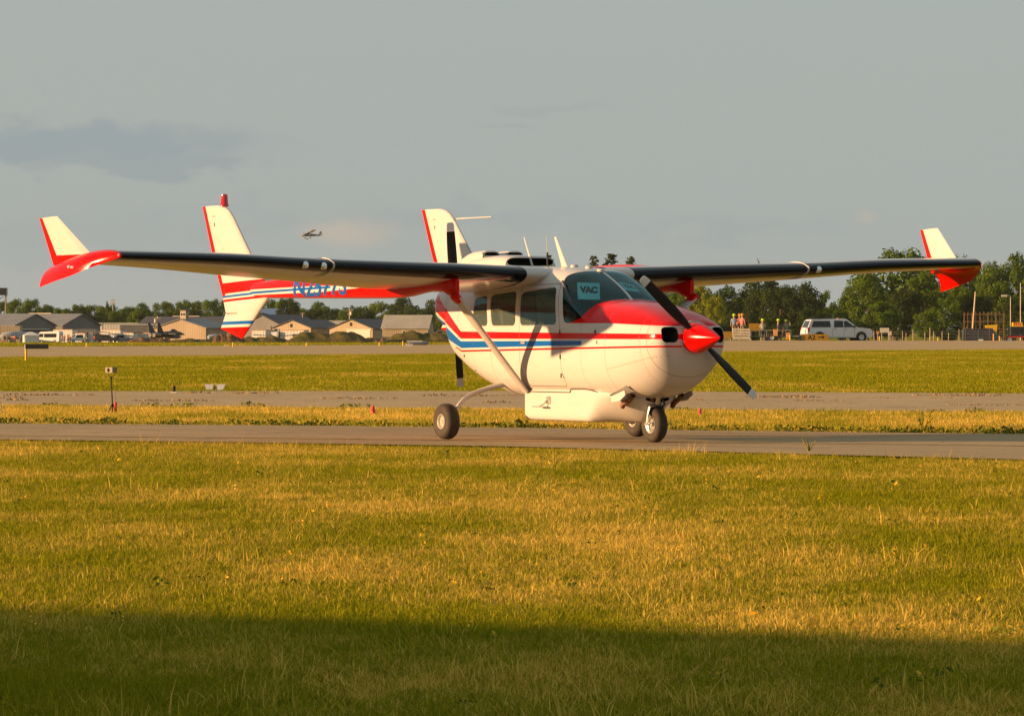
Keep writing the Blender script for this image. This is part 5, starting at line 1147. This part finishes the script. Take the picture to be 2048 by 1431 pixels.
# right hand side
for px, tp_, w, lab in ((1097, 514, 20, 'leftmost spruce tip showing above the cabin roof'), (1186, 516, 20, 'second spruce tip showing above the cabin roof'), (1222, 511, 24, 'tallest spruce tip showing above the windscreen'), (1262, 518, 22, 'spruce tip with spreading top right of the windscreen')): tree('spruce', px, tp_ - 3, 1000, w * 6.0, lab)
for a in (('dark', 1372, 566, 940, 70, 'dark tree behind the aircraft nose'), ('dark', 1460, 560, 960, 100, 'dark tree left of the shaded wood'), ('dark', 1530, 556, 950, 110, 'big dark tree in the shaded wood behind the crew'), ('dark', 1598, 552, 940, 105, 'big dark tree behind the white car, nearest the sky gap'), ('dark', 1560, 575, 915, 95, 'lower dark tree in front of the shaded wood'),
          ('yellow', 1400, 566, 880, 62, 'bright yellow green tree just right of the aircraft nose'), ('yellow', 1432, 590, 860, 46, 'small bright yellow green tree beside the nose'), ('broad', 1360, 575, 900, 50, 'green tree half hidden by the upper propeller blade'), ('spruce', 1497, 607, 840, 34, 'grey green spruce behind the trailer'), ('spruce', 1550, 612, 850, 34, 'dim spruce in the shaded wood'), ('dark', 1480, 620, 870, 70, 'low dark tree behind the crew, left'), ('dark', 1620, 610, 900, 60, 'low dark tree behind the rear of the car'),
          ('broad', 1655, 578, 1050, 42, 'hazy tree standing in the sky gap'), ('broad', 1640, 610, 1000, 50, 'small hazy tree below the sky gap'), ('broad', 1700, 575, 960, 64, 'tree at the right side of the sky gap'), ('broad', 1690, 610, 900, 60, 'lower green tree behind the bonnet of the car'),
          ('broad', 1790, 493, 880, 190, 'tallest broad tree right of the car, crown above the wing'), ('broad', 1735, 548, 850, 95, 'left flank tree of the tallest broad tree'), ('broad', 1850, 540, 860, 110, 'tree right of the tallest broad tree'), ('dark', 1805, 570, 835, 90, 'dark tree under the tallest broad tree'), ('broad', 1760, 600, 820, 90, 'low bright tree behind the signboard'),
          ('broad', 1885, 592, 800, 70, 'round tree below the far wing tip'), ('broad', 1930, 560, 870, 80, 'tree behind the leaning utility pole'), ('broad', 1925, 507, 1010, 70, 'tall tree right of the far winglet'), ('dark', 1962, 512, 1020, 50, 'dark tall tree above the far wing tip'), ('broad', 1990, 512, 1000, 80, 'tall green tree near the right edge'), ('broad', 2030, 509, 1000, 90, 'tall green tree at the right picture edge'), ('broad', 2005, 560, 900, 100, 'tree behind the timber frame'), ('dark', 1955, 590, 860, 80, 'dark tree behind the timber frame, left'), ('dark', 2040, 585, 830, 80, 'dark tree behind the flatbed truck'), ('broad', 1850, 620, 790, 50, 'small bush tree left of the utility pole'), ('broad', 2090, 520, 950, 100, 'tree just beyond the right picture edge')): tree(*a)
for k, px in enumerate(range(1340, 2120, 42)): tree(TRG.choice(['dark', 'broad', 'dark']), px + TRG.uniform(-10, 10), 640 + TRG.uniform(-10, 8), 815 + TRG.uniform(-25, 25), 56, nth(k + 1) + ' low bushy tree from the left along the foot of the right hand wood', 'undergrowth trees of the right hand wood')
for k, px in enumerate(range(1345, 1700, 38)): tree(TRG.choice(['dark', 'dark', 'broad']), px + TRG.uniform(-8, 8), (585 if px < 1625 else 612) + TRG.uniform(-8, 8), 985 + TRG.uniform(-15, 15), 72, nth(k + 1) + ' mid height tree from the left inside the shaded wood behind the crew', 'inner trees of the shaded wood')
# ------------------------------------------------------------------ earth mounds
M_DIRT, t = new_mat('bare_earth'); x, y, z, pos = t.xyz('Position'); n = t.noise(pos, .8, 5, .65); finish(M_DIRT, t, t.mix(n.ss(.3, .7), (0.085, 0.048, 0.024), (0.21, 0.125, 0.06)), .95, 0, 0, .1, bump=t.noise(pos, 3.5, 5, .7), bump_d=.15)
M_MOUND, t = new_mat('weedy_earth'); x, y, z, pos = t.xyz('Position'); n = t.noise(pos, .7, 5, .65); finish(M_MOUND, t, t.mix(n.ss(.35, .65), (0.055, 0.06, 0.016), (0.14, 0.105, 0.035)), .95, 0, 0, .1, bump=t.noise(pos, 4.0, 5, .7), bump_d=.2)
def mound(label, px0, px1, top, d, mat, seed, dep=7):
    x0, x1 = pk(px0, d), pk(px1, d); rg = np.random.default_rng(seed); ph = rg.uniform(0, 6.28, 8); zt = CAM_H - (top - HORIZON) / F_PX * d; rows = []
    for j in range(15):
        v = j / 14 * 2 - 1; r = []
        for i in range(49):
            u = i / 48 * 2 - 1; e = max(0, 1 - abs(u) ** 4.0) ** .8 * max(0, 1 - v * v) ** .9; x = lerp(x0, x1, i / 48); y = d + v * dep / 2; g_ = float(gz(x, y)); nz = 1 + .10 * math.sin(u * 7 + ph[0]) + .07 * math.sin(u * 15 + ph[1] + v * 4) + .04 * math.sin(u * 33 + ph[2] + v * 9)
            r.append((x, y, g_ - .08 + (zt - g_ + .08) * e * nz * 1.12))
        rows.append(r)
    o = MB().grid(rows).build('earth_mound', mat, None, True); tag(o, label, 'mound', 'earth mounds along the runway'); return o
mound('bare brown earth mound in front of the parked jet', 248, 345, 677, 470, M_DIRT, 1); mound('low weedy bank between the two bare mounds', 320, 440, 679, 475, M_MOUND, 2); mound('bare brown earth mound left of the lower fin', 424, 492, 669, 465, M_DIRT, 3); mound('low weedy bank behind the lower fin', 470, 585, 675, 480, M_MOUND, 4); mound('weedy green mound right of the lower fin', 568, 748, 667, 460, M_MOUND, 5); mound('small brown earth heap between the weedy mounds', 715, 785, 677, 490, M_DIRT, 6); mound('weedy green mound just left of the cabin', 762, 935, 667, 465, M_MOUND, 7)
# ------------------------------------------------------------------ other aeroplanes
M_JET = plain('jet_grey', (0.045, 0.048, 0.055), .6); M_JETL = plain('jet_light', (0.30, 0.31, 0.33), .5)
def plate(mb, pts, th):
    a = [Vector(p) for p in pts]; n = (a[1] - a[0]).cross(a[2] - a[0]).normalized() * th / 2; k = len(a); return mb.add([p + n for p in a] + [p - n for p in a], [tuple(range(k)), tuple(range(2 * k - 1, k - 1, -1))] + [(i, i + k, (i + 1) % k + k, (i + 1) % k) for i in range(k)])
def fuse(secs, n=14):
    mb = MB(); rows = [[(x, cy + math.cos(q * 2 * math.pi / n) * w, cz + math.sin(q * 2 * math.pi / n) * h) for q in range(n)] for x, cy, cz, w, h in secs]; mb.grid(rows, wrap=True); mb.add(rows[0], [tuple(range(n))]); return mb.add(rows[-1], [tuple(range(n))])
x = pk(332, 965); o = thing('fighter_jet', 'dark twin finned fighter jet parked behind the brown mound', 'jet', (x, 965, float(gz(x, 965))), R(58)); o.scale = (.84, .84, .86)
fuse([(-5.6, 0, 1.9, .5, .45), (-4, 0, 2.0, 1.3, .7), (-1, 0, 2.1, 1.35, .75), (1.5, 0, 2.2, 1.1, .75), (3.6, 0, 2.4, .7, .7), (6.0, 0, 2.3, .45, .45), (8.0, 0, 2.1, .06, .06)]).build('fuselage', M_JET, o, True); fuse([(1.8, 0, 2.85, .1, .1), (2.6, 0, 3.05, .42, .42), (3.6, 0, 3.05, .42, .42), (5.0, 0, 2.7, .15, .15)]).build('canopy', M_CARGLASS, o, True)
for s_ in (-1, 1):
    plate(MB(), [(2.0, s_ * 1.0, 2.3), (-2.6, s_ * 5.6, 2.25), (-3.6, s_ * 5.6, 2.25), (-3.3, s_ * 1.0, 2.3)], .14).build('wing', M_JET, o); plate(MB(), [(-3.9, s_ * 1.2, 2.1), (-6.0, s_ * 3.6, 2.1), (-6.9, s_ * 3.6, 2.1), (-5.8, s_ * 1.2, 2.1)], .1).build('tailplane', M_JET, o)
    plate(MB(), [(-2.6, s_ * 1.25, 2.5), (-4.8, s_ * 1.5, 5.0), (-5.7, s_ * 1.5, 5.0), (-5.3, s_ * 1.25, 2.5)], .14).build('fin', M_JET, o); fuse([(-5.9, s_ * .62, 1.95, .48, .48), (-5.0, s_ * .62, 1.95, .6, .6), (-3.5, s_ * .62, 1.95, .62, .62)]).build('jet_nozzle', M_CARB, o, True)
    fuse([(-2.6, s_ * 3.0, 1.55, .05, .05), (-1.8, s_ * 3.0, 1.5, .4, .4), (1.2, s_ * 3.0, 1.5, .4, .4), (2.4, s_ * 3.0, 1.55, .05, .05)]).build('drop_tank', M_JET, o, True); g_ = MB().tube([(-2.0, s_ * 1.3, 1.6), (-2.0, s_ * 1.4, .35)], .09, 6).build('gear_leg', M_JET, o); wheel(o, -2.0, s_ * 1.45, .36, .22)
MB().tube([(4.2, 0, 1.8), (4.3, 0, .3)], .08, 6).build('gear_leg', M_JET, o); wheel(o, 4.3, .05, .28, .16)
x = pk(552, 900); o = thing('parked_propeller_plane', 'small grey low winged plane behind the weedy bank', 'aircraft', (x, 900, float(gz(x, 900)) + .1), R(-75)); fuse([(3.0, 0, 1.6, .10, .10), (2.7, 0, 1.6, .5, .55), (1, 0, 1.6, .55, .65), (-1.5, 0, 1.7, .4, .45), (-4.6, 0, 1.9, .1, .15)]).build('fuselage', M_JETL, o, True); fuse([(1.2, 0, 2.1, .1, .1), (.5, 0, 2.4, .32, .35), (-.6, 0, 2.4, .32, .35), (-1.8, 0, 2.1, .1, .1)]).build('canopy', M_CARGLASS, o, True)
for s_ in (-1, 1): plate(MB(), [(1.3, s_ * .3, 1.25), (.9, s_ * 4.8, 1.6), (-.2, s_ * 4.8, 1.6), (-.8, s_ * .3, 1.25)], .16).build('wing', M_JETL, o); plate(MB(), [(-3.8, s_ * .1, 1.95), (-4.2, s_ * 1.7, 2.0), (-4.8, s_ * 1.7, 2.0), (-4.8, s_ * .1, 1.95)], .08).build('tailplane', M_JETL, o); wheel(o, .4, s_ * 1.6, .32, .2)
plate(MB(), [(-3.6, 0, 2.0), (-4.5, 0, 3.3), (-5.1, 0, 3.3), (-4.9, 0, 1.9)], .1).build('fin', M_JET, o); MB().box((3.05, 0, 1.6), (.06, .16, 2.2)).build('propeller', M_BLACK, o)
x = pk(437, 1000); o = thing('parked_light_plane', 'light plane partly hidden behind the brown mound by the fin', 'aircraft', (x, 1000, -1.7), R(200)); fuse([(2.6, 0, 1.3, .1, .1), (2.2, 0, 1.3, .5, .5), (.5, 0, 1.4, .55, .65), (-1.5, 0, 1.4, .35, .4), (-4.4, 0, 1.5, .1, .12)]).build('fuselage', M_JETL, o, True); MB().box((.4, 0, 1.0), (1.4, 9.4, .16)).build('wing', M_JETL, o); plate(MB(), [(-3.4, 0, 1.5), (-4.2, 0, 2.6), (-4.8, 0, 2.6), (-4.6, 0, 1.4)], .1).build('fin', M_JETL, o); MB().box((-4.2, 0, 1.55), (.8, 3.0, .08)).build('tailplane', M_JETL, o)
for s_ in (-1, 1): wheel(o, .2, s_ * 1.2, .25, .16)
# the light aircraft in the sky
c = at(618, 470.5, 2250); o = thing('flying_light_aircraft', 'small high winged light aircraft flying above the tail boom', 'aircraft', tuple(c)); o.rotation_euler = (R(12), R(-3), R(208)); o.scale = (1.25, 1.25, 1.25)
M_FLY = plain('flying_shade_tone', (0.12, 0.125, 0.15), .4); fuse([(2.2, 0, .0, .35, .35), (1.9, 0, 0, .5, .5), (.6, 0, .25, .58, .75), (-1.2, 0, .2, .45, .55), (-5.2, 0, .35, .10, .16)]).build('fuselage', M_FLY, o, True); MB().prism([(.9, .85), (1.0, .92), (.3, 1.02), (-.6, .88), (-.6, .82)], -5.4, 5.4).build('wing', M_CARW, o); MB().prism([(.8, .25), (1.25, .25), (.75, .84), (-.6, .84), (-.6, .25)], -.60, .60).build('cabin_window', M_CARGLASS, o)  # body colour darkened to stand for the plane's shaded side
plate(MB(), [(-4.0, 0, .4), (-5.0, 0, 1.9), (-5.6, 0, 1.9), (-5.4, 0, .3)], .12).build('fin', M_FLY, o); MB().box((-4.9, 0, .45), (.9, 3.4, .08)).build('tailplane', M_CARW, o); MB().box((2.28, 0, 0), (.05, .14, 1.9)).build('propeller', M_BLACK, o)
for s_ in (-1, 1): MB().tube([(.2, s_ * .4, -.45), (.1, s_ * 1.2, -1.15)], .07, 6).build('gear_leg', M_CARW, o); MB().lathe([(-.5, 0), (-.3, .2), (.2, .24), (.6, .0)], (.1, s_ * 1.25, -1.2), 'x', 12).build('wheel_fairing', M_CARG, o, True); MB().tube([(.3, s_ * .5, -.2), (.2, s_ * 2.6, .82)], .06, 6).build('wing_strut', M_CARW, o)
MB().lathe([(-.5, 0), (-.3, .2), (.2, .24), (.6, .0)], (1.7, 0, -1.2), 'x', 12).build('wheel_fairing', M_CARG, o, True)
# ------------------------------------------------------------------ masts, poles, tower
M_POLE = plain('weathered_pole', (0.50, 0.38, 0.25), .85, var=.2); M_POLEG = plain('grey_pole', (0.20, 0.20, 0.20), .6)
def pole(label, px, top, d, r_, mat, lean=0.0, arms=(), lamp=None, can=None, name='utility_pole'):
    x = pk(px, d); z0 = float(gz(x, d)); H = CAM_H - (top - HORIZON) / F_PX * d - z0; o = thing(name, label, 'pole', (x, d, z0)); MB().tube([(0, 0, -.3), (lean * .5, 0, H * .5), (lean, 0, H)], [r_, r_ * .9, r_ * .75], 8).build('shaft', mat, o)
    for a, w in arms: MB().box((lean, -.2, H - a), (w, .14, .14)).build('crossarm', mat, o)
    if lamp: MB().tube([(lean, 0, H), (lean + lamp * .6, 0, H + .15), (lean + lamp, 0, H + .1)], .06, 6).build('lamp_arm', mat, o); MB().box((lean + lamp * 1.25, 0, H + .05), (.9, .35, .28)).build('lamp_head', M_TRIM, o)
    if can: MB().tube([(lean + can, -.3, H - 1.6), (lean + can, -.3, H - .7)], .28, 10).build('transformer', M_TRIM, o)
    return o
pole('leaning weathered utility pole below the far wing tip', 1943, 583, 752, .15, M_POLE, .65); pole('pale lamp post left of the flatbed truck', 2021, 592, 735, .07, M_TRIM, 0, (), -.8, name='lamp_post'); pole('thin post standing behind the flatbed truck', 2041, 566, 740, .08, M_TRIM); pole('utility pole with transformer left of the cupola hangar', 315, 632, 1120, .16, M_POLE, 0, ((.5, 1.6),), None, -.5); pole('utility pole rising behind the tan pair of gables', 699, 617, 1130, .14, M_POLE, 0, ((.4, 1.5), (1.3, 1.2)), None, .4); pole('thin pole left of the white flat roof', 605, 625, 1130, .12, M_POLE, 0, ((.2, 1.2),)); pole('short thin pole on the grey gable', 586, 631, 1130, .09, M_POLE); pole('pole in front of the wood, above the pickup', 206, 642, 1090, .12, M_POLEG); pole('small pole beside the second hangar roof', 176, 634, 1110, .1, M_POLE, 0, ((.3, .9),))
pole('slim post between signboards and pole', 1860, 655, 760, .08, M_POLE, name='fence_post')
x = pk(226, 1230); z0 = float(gz(x, 1230)); o = thing('floodlight_mast', 'floodlight mast with square lamp frame above the treetops', 'mast', (x, 1230, z0)); Hm = CAM_H + (659 - 599) / F_PX * 1230 - z0; MB().tube([(0, 0, 0), (0, 0, Hm)], [.22, .14], 8).build('shaft', M_POLEG, o)
fr = MB().box((0, 0, Hm - .05), (1.5, .1, .1)).box((0, 0, Hm - 1.1), (1.5, .1, .1)).build('lamp_frame', M_POLEG, o)
for i in range(3):
    for j in range(2): MB().box((-.5 + i * .5, -.12, Hm - .32 - j * .5), (.36, .2, .36)).build('floodlight', M_TRIM, fr)
x = pk(2, 1150); z0 = float(gz(x, 1150)); o = thing('lattice_tower', 'dark lattice tower cut by the left picture edge', 'tower', (x, 1150, z0)); Ht = CAM_H + (659 - 577) / F_PX * 1150 - z0; mb = MB()
for sx in (-1.3, 1.3):
    for sy in (-1.3, 1.3): MB().tube([(sx * .6, sy * .6, 0), (sx, sy, Ht)], .13, 6).build('leg', M_CARB, o)
for k in range(8): z = Ht * (k + .5) / 8; MB().tube([(-.9, -1.0, z - .6), (.9, -1.0, z + .6)], .07, 5).build('brace', M_CARB, o)
MB().box((0, 0, Ht - .8), (3.2, 3.0, 1.7)).build('platform_cladding', M_CARB, o); MB().box((0, 0, Ht + .1), (3.4, 3.2, .15)).build('platform_rail', M_CARB, o)
# ------------------------------------------------------------------ fence, signboards, structure and truck on the right
rgf = random.Random(3)
for k, px in enumerate((1748, 1805, 1812, 1826, 1850, 1867, 1884, 1897, 1918)): o = thing('fence_post', nth(k + 1) + ' thin pale post from the left in the fence behind the runway', 'fence post', (pk(px, 700), 700, float(gz(pk(px, 700), 700))), 0, 'fence posts behind the runway'); MB().tube([(0, 0, -.2), (.03 * rgf.uniform(-1, 1), 0, rgf.uniform(1.5, 2.2))], .045, 6).build('post', M_POLE, o); MB().tube([(0, 0, 1.4), (0, 0, 1.46)], .055, 6).build('collar', M_STEEL, o)
o = thing('chain_link_fence', 'low wire fence running along the wood, right', 'fence', (pk(1890, 705), 705, float(gz(pk(1890, 705), 705))))
for z in (.4, .9, 1.4, 1.8): MB().tube([(-12, 0, z), (12, 0, z)], .02, 4).build('wire', M_POLEG, o)
board('signboard', 'large pale signboard on two posts right of the car', 'sign', 1769, 480, 1.30, .95, .50, M_TRIM, (-.30, .42)); board('small_sign', 'small square sign on a post left of the signboard', 'sign', 1755.5, 470, 1.02, .26, .26, M_CARD, (0,)); board('small_sign', 'small square sign on a post right of the signboard', 'sign', 1780, 474, .95, .32, .42, M_TRIM, (0,))
p = gp(1960, 720); o = thing('tarpaulin_trailer', 'long dark tarpaulin covered trailer behind the utility pole', 'trailer', tuple(p)); M_TARP = plain('tarpaulin', (0.030, 0.032, 0.045), .7, var=.25, scale=1.5)
mb = MB(); mb.prism([(-2.7, .5), (2.9, .5), (2.9, .8), (1.9, 2.2), (1.5, 2.3), (-2.4, 2.3), (-2.7, 2.1)], -1.2, 1.2); mb.build('tarpaulin', M_TARP, o); MB().box((.0, 0, .45), (5.5, 2.2, .15)).build('chassis', M_CARB, o)
for xx_ in (-2.4, -.4, 1.4): MB().box((xx_, -1.215, 1.4), (.06, .03, 1.7)).build('strap', M_POLEG, o)
for xx_ in (-1.8, -1.0): wheel(o, xx_, -.95, .42, .25)
p = gp(1983, 735); o = thing('yellow_hopper', 'bright yellow hopper edge rising behind the tarpaulin', 'machine', tuple(p)); plate(MB(), [(-1.0, 0, 2.85), (.95, 0, 3.0), (.75, 0, 1.75), (.2, 0, 2.4), (-1.0, 0, 2.45)], .5).build('hopper', M_YPOST, o); MB().box((0, 0, 1.1), (.5, .5, 2.2)).build('stand', M_CARB, o)
p = gp(1968, 765); o = thing('timber_frame', 'rusty open timber scaffold in front of the trees', 'scaffold', tuple(p)); M_RUST = plain('rusty_timber', (0.20, 0.11, 0.06), .85, var=.3)
for k in range(11): MB().box((-3.3 + k * .66, .3 * (k % 2), 2.6 + .2 * math.sin(k * 3.1)), (.16, .16, 5.2)).build('upright', M_RUST, o)
for z in (2.4, 3.6, 4.8): MB().box((0, -.12, z), (7.0, .12, .12)).build('rail', M_RUST, o)
for k in range(4): MB().tube([(-3 + k * 1.6, .4, 2.4), (-1.6 + k * 1.6, .4, 4.7)], .05, 5).build('brace', M_RUST, o)
p = gp(2034, 520); o = thing('flatbed_truck', 'dark truck carrying an orange load at the right picture edge', 'truck', tuple(p), 0); MB().box((.2, 0, .85), (2.6, 2.2, .25)).build('chassis', M_CARB, o); MB().box((0, .2, 1.45), (1.5, 1.6, .9)).build('cab', M_CARB, o); MB().box((0, -.62, 1.45), (.85, .05, .5)).build('rear_window', M_CARGLASS, o)
for k in range(5): MB().prism([(-.5 + k * .24, 1.95), (-.38 + k * .24, 1.95), (-.42 + k * .24, 2.35), (-.54 + k * .24, 2.35)], -.5, .5).build('load_bar', M_ORANGE if k % 2 else M_YPOST, o)
MB().box((0, -.6, 1.93), (1.3, .3, .1)).build('load_sill', M_YPOST, o); MB().box((.2, -1.12, .72), (2.6, .06, .16)).build('rear_beam', M_TAIL, o)
for xx_ in (-.95, 1.2): wheel(o, xx_, -.9, .48, .3); wheel(o, xx_, .9, .48, .3)
p = at(1966, 676.5, 440); o = thing('ground_light_unit', 'white and dark box light sitting on the far pavement, right', 'light', (p.x, 440, float(gz(p.x, 440)))); MB().box((-.2, 0, .16), (.40, .35, .26)).build('lamp_box', M_CARW, o); MB().box((.22, 0, .15), (.40, .35, .22)).build('battery_box', M_CARB, o)
p = at(832, 690, 345); o = thing('ground_light_unit', 'long grounded light unit with white feet before the grassy mound', 'light', (p.x, 345, 0)); MB().lathe([(-.75, .0), (-.7, .13), (.6, .15), (.78, .08), (.8, 0)], (.15, 0, .22), 'x', 14).build('housing', M_CARG, o, True); MB().box((-.1, 0, .36), (1.2, .2, .06)).build('top_rail', M_CARW, o)
for k in range(4): MB().box((-.72 + k * .14, -.1, .08), (.08, .2, .16)).build('foot', M_CARW, o)
# ------------------------------------------------------------------ left: tripod lamp, sign back, cones, small airfield fittings
M_KHAKI = plain('khaki_box', (0.20, 0.165, 0.10), .6); M_CONE = plain('cone_red', (0.55, 0.03, 0.03), .6)
p = at(225, 825, 67.9); o = thing('tripod_lamp', 'boxy lamp on a thin black tripod beyond the taxiway', 'lamp stand', (p.x, 67.9, 0)); MB().tube([(0, 0, .08), (-.02, 0, .50)], [.011, .009], 8).build('pole', M_BLACK, o); MB().tube([(-.02, 0, .50), (-.02, 0, .53)], .018, 8).build('swivel', M_BLACK, o)
MB().tube([(-.065, 0, .60), (-.065, 0, .55), (-.03, 0, .53), (.0, 0, .53), (.035, 0, .55), (.035, 0, .60)], .005, 6).build('yoke', M_BLACK, o); bx_ = MB().box((-.02, 0, .632), (.135, .11, .082), rz=R(-35)).build('lamp_box', M_KHAKI, o)
MB().lathe([(0, 0), (.001, .02), (.006, .028), (.008, .03)], (-.075, -.035, .632), 'x', 14).build('lens', M_BLACK, bx_)
for a in (100, 220, 340): MB().tube([(0, 0, .14), (math.cos(R(a)) * .075, math.sin(R(a)) * .075, .005)], .008, 6).build('leg', M_BLACK, o)
MB().tube([(.035, 0, .55), (.04, .01, .3), (.05, .02, .02)], .003, 5).build('cable', M_YPOST, o); MB().tube([(.04, 0, .02), (.045, 0, .16)], .022, 10).build('red_sleeve', M_CONE, o)
def cone(label, px, base, h): d = 11279 / (base - 659); x = pk(px, d); o = thing('red_cone', label, 'cone', (x, d, 0), 0, 'small red cones beyond the taxiway'); MB().lathe([(0, h * .30), (h * .5, h * .23), (h, h * .12), (h, 0)], (0, 0, -.02), 'z', 14).build('cone', M_CONE, o, True); MB().lathe([(h * .55, h * .232), (h * .75, h * .19)], (0, 0, -.02), 'z', 14).build('pale_band', M_TAIL, o)
cone('small red cone left of the aircraft', 746, 829, .15); cone('small red cone right of the aircraft nose', 1400, 831, .12)
p = at(347, 785, 89); o = thing('ground_stub', 'short black stub post on the far edge of the apron', 'post', (p.x, 89, 0)); MB().tube([(0, 0, -.02), (.01, 0, .14)], .035, 10).build('stub', M_BLACK, o); MB().box((0, 0, .01), (.12, .12, .04)).build('base', M_TRIM, o)
p = at(430, 779, 93.5); o = thing('ground_light_frame', 'white winged ground light frame at the apron edge', 'light', (p.x, 93.5, 0))
for s_ in (-1, 1):
    MB().prism([(s_ * .06, .0), (s_ * .17, .0), (s_ * .21, .12), (s_ * .03, .12)], -.05, .06).build('wing_panel', M_CARW, o)
MB().box((0, 0, .0), (.42, .2, .02)).build('base_plate', M_WOOD, o); MB().tube([(0, 0, 0), (0, 0, .09)], .02, 8).build('lamp', M_KHAKI, o)
d = 11279 / (722 - 659); x = pk(52, d); o = thing('sign_back', 'black rectangular sign on a yellow post, far left', 'sign', (x, d, 0)); MB().tube([(0, 0, -.1), (0, 0, .47)], .045, 8).build('post', M_YPOST, o); MB().box((.42, 0, .575), (.90, .10, .19)).build('panel', M_BLACK, o); MB().tube([(0, 0, .47), (0, 0, .66)], .05, 8).build('collar', M_CARW, o)
p = at(3, 826, 67); o = thing('short_stake', 'thin dark stake at the left picture edge', 'stake', (p.x, 67, 0)); MB().tube([(.02, 0, -.02), (-.02, 0, .2)], .007, 6).build('stake', M_DARKM, o); MB().tube([(-.02, 0, .19), (-.021, 0, .21)], .010, 6).build('cap', M_TRIM, o)
# tiny spectators by the bus and containers
rgp = random.Random(11); cols = ['red', 'white', 'blue', 'navy', 'grey', 'pink', 'khaki']
for k, px in enumerate((6, 14, 22, 30, 36, 127, 131, 136, 140, 143, 167, 171, 188)):
    sh_ = rgp.choice(cols); person(nth(k + 1) + ' spectator from the left by the far vehicles, in a ' + sh_ + ' top', (pk(px, 985), 985 + rgp.uniform(-4, 4), -1.66), rgp.uniform(0, 6.28), sh_, rgp.choice(['jean', 'khaki']), 'stand', None, None, 'person', 'spectators by the far hangars')
x = pk(30, 1000); o = thing('nose_of_parked_plane', 'blue grey rounded aeroplane nose in front of the leftmost hangar', 'aircraft', (x, 1000, -1.7), R(200)); fuse([(3.4, 0, 1.5, .1, .1), (2.8, 0, 1.5, .7, .75), (.5, 0, 1.7, .95, 1.0), (-3, 0, 1.8, .6, .7), (-6, 0, 2.0, .12, .2)]).build('fuselage', M_JETL, o, True); MB().box((.3, 0, 1.3), (1.6, 9.0, .2)).build('wing', M_JETL, o)
for s_ in (-1, 1): wheel(o, .5, s_ * 1.3, .35, .2)

# ------------------------------------------------------------------ the evening air
hz = MB().box((0, 3000, 29), (9000, 6600, 66)).build('haze', None)
hz.data.materials.clear(); m_hz, t = new_mat('haze_air'); pv = t.node('ShaderNodeVolumePrincipled'); pv.inputs['Density'].default_value = HAZE; pv.inputs['Color'].default_value = (0.86, 0.88, 0.86, 1); pv.inputs['Anisotropy'].default_value = 0.3
oo = t.node('ShaderNodeOutputMaterial'); t.t.links.new(pv.outputs[0], oo.inputs['Volume']); hz.data.materials.append(m_hz); tag(hz, 'thin warm evening haze over the whole airfield', 'haze', kind='stuff')
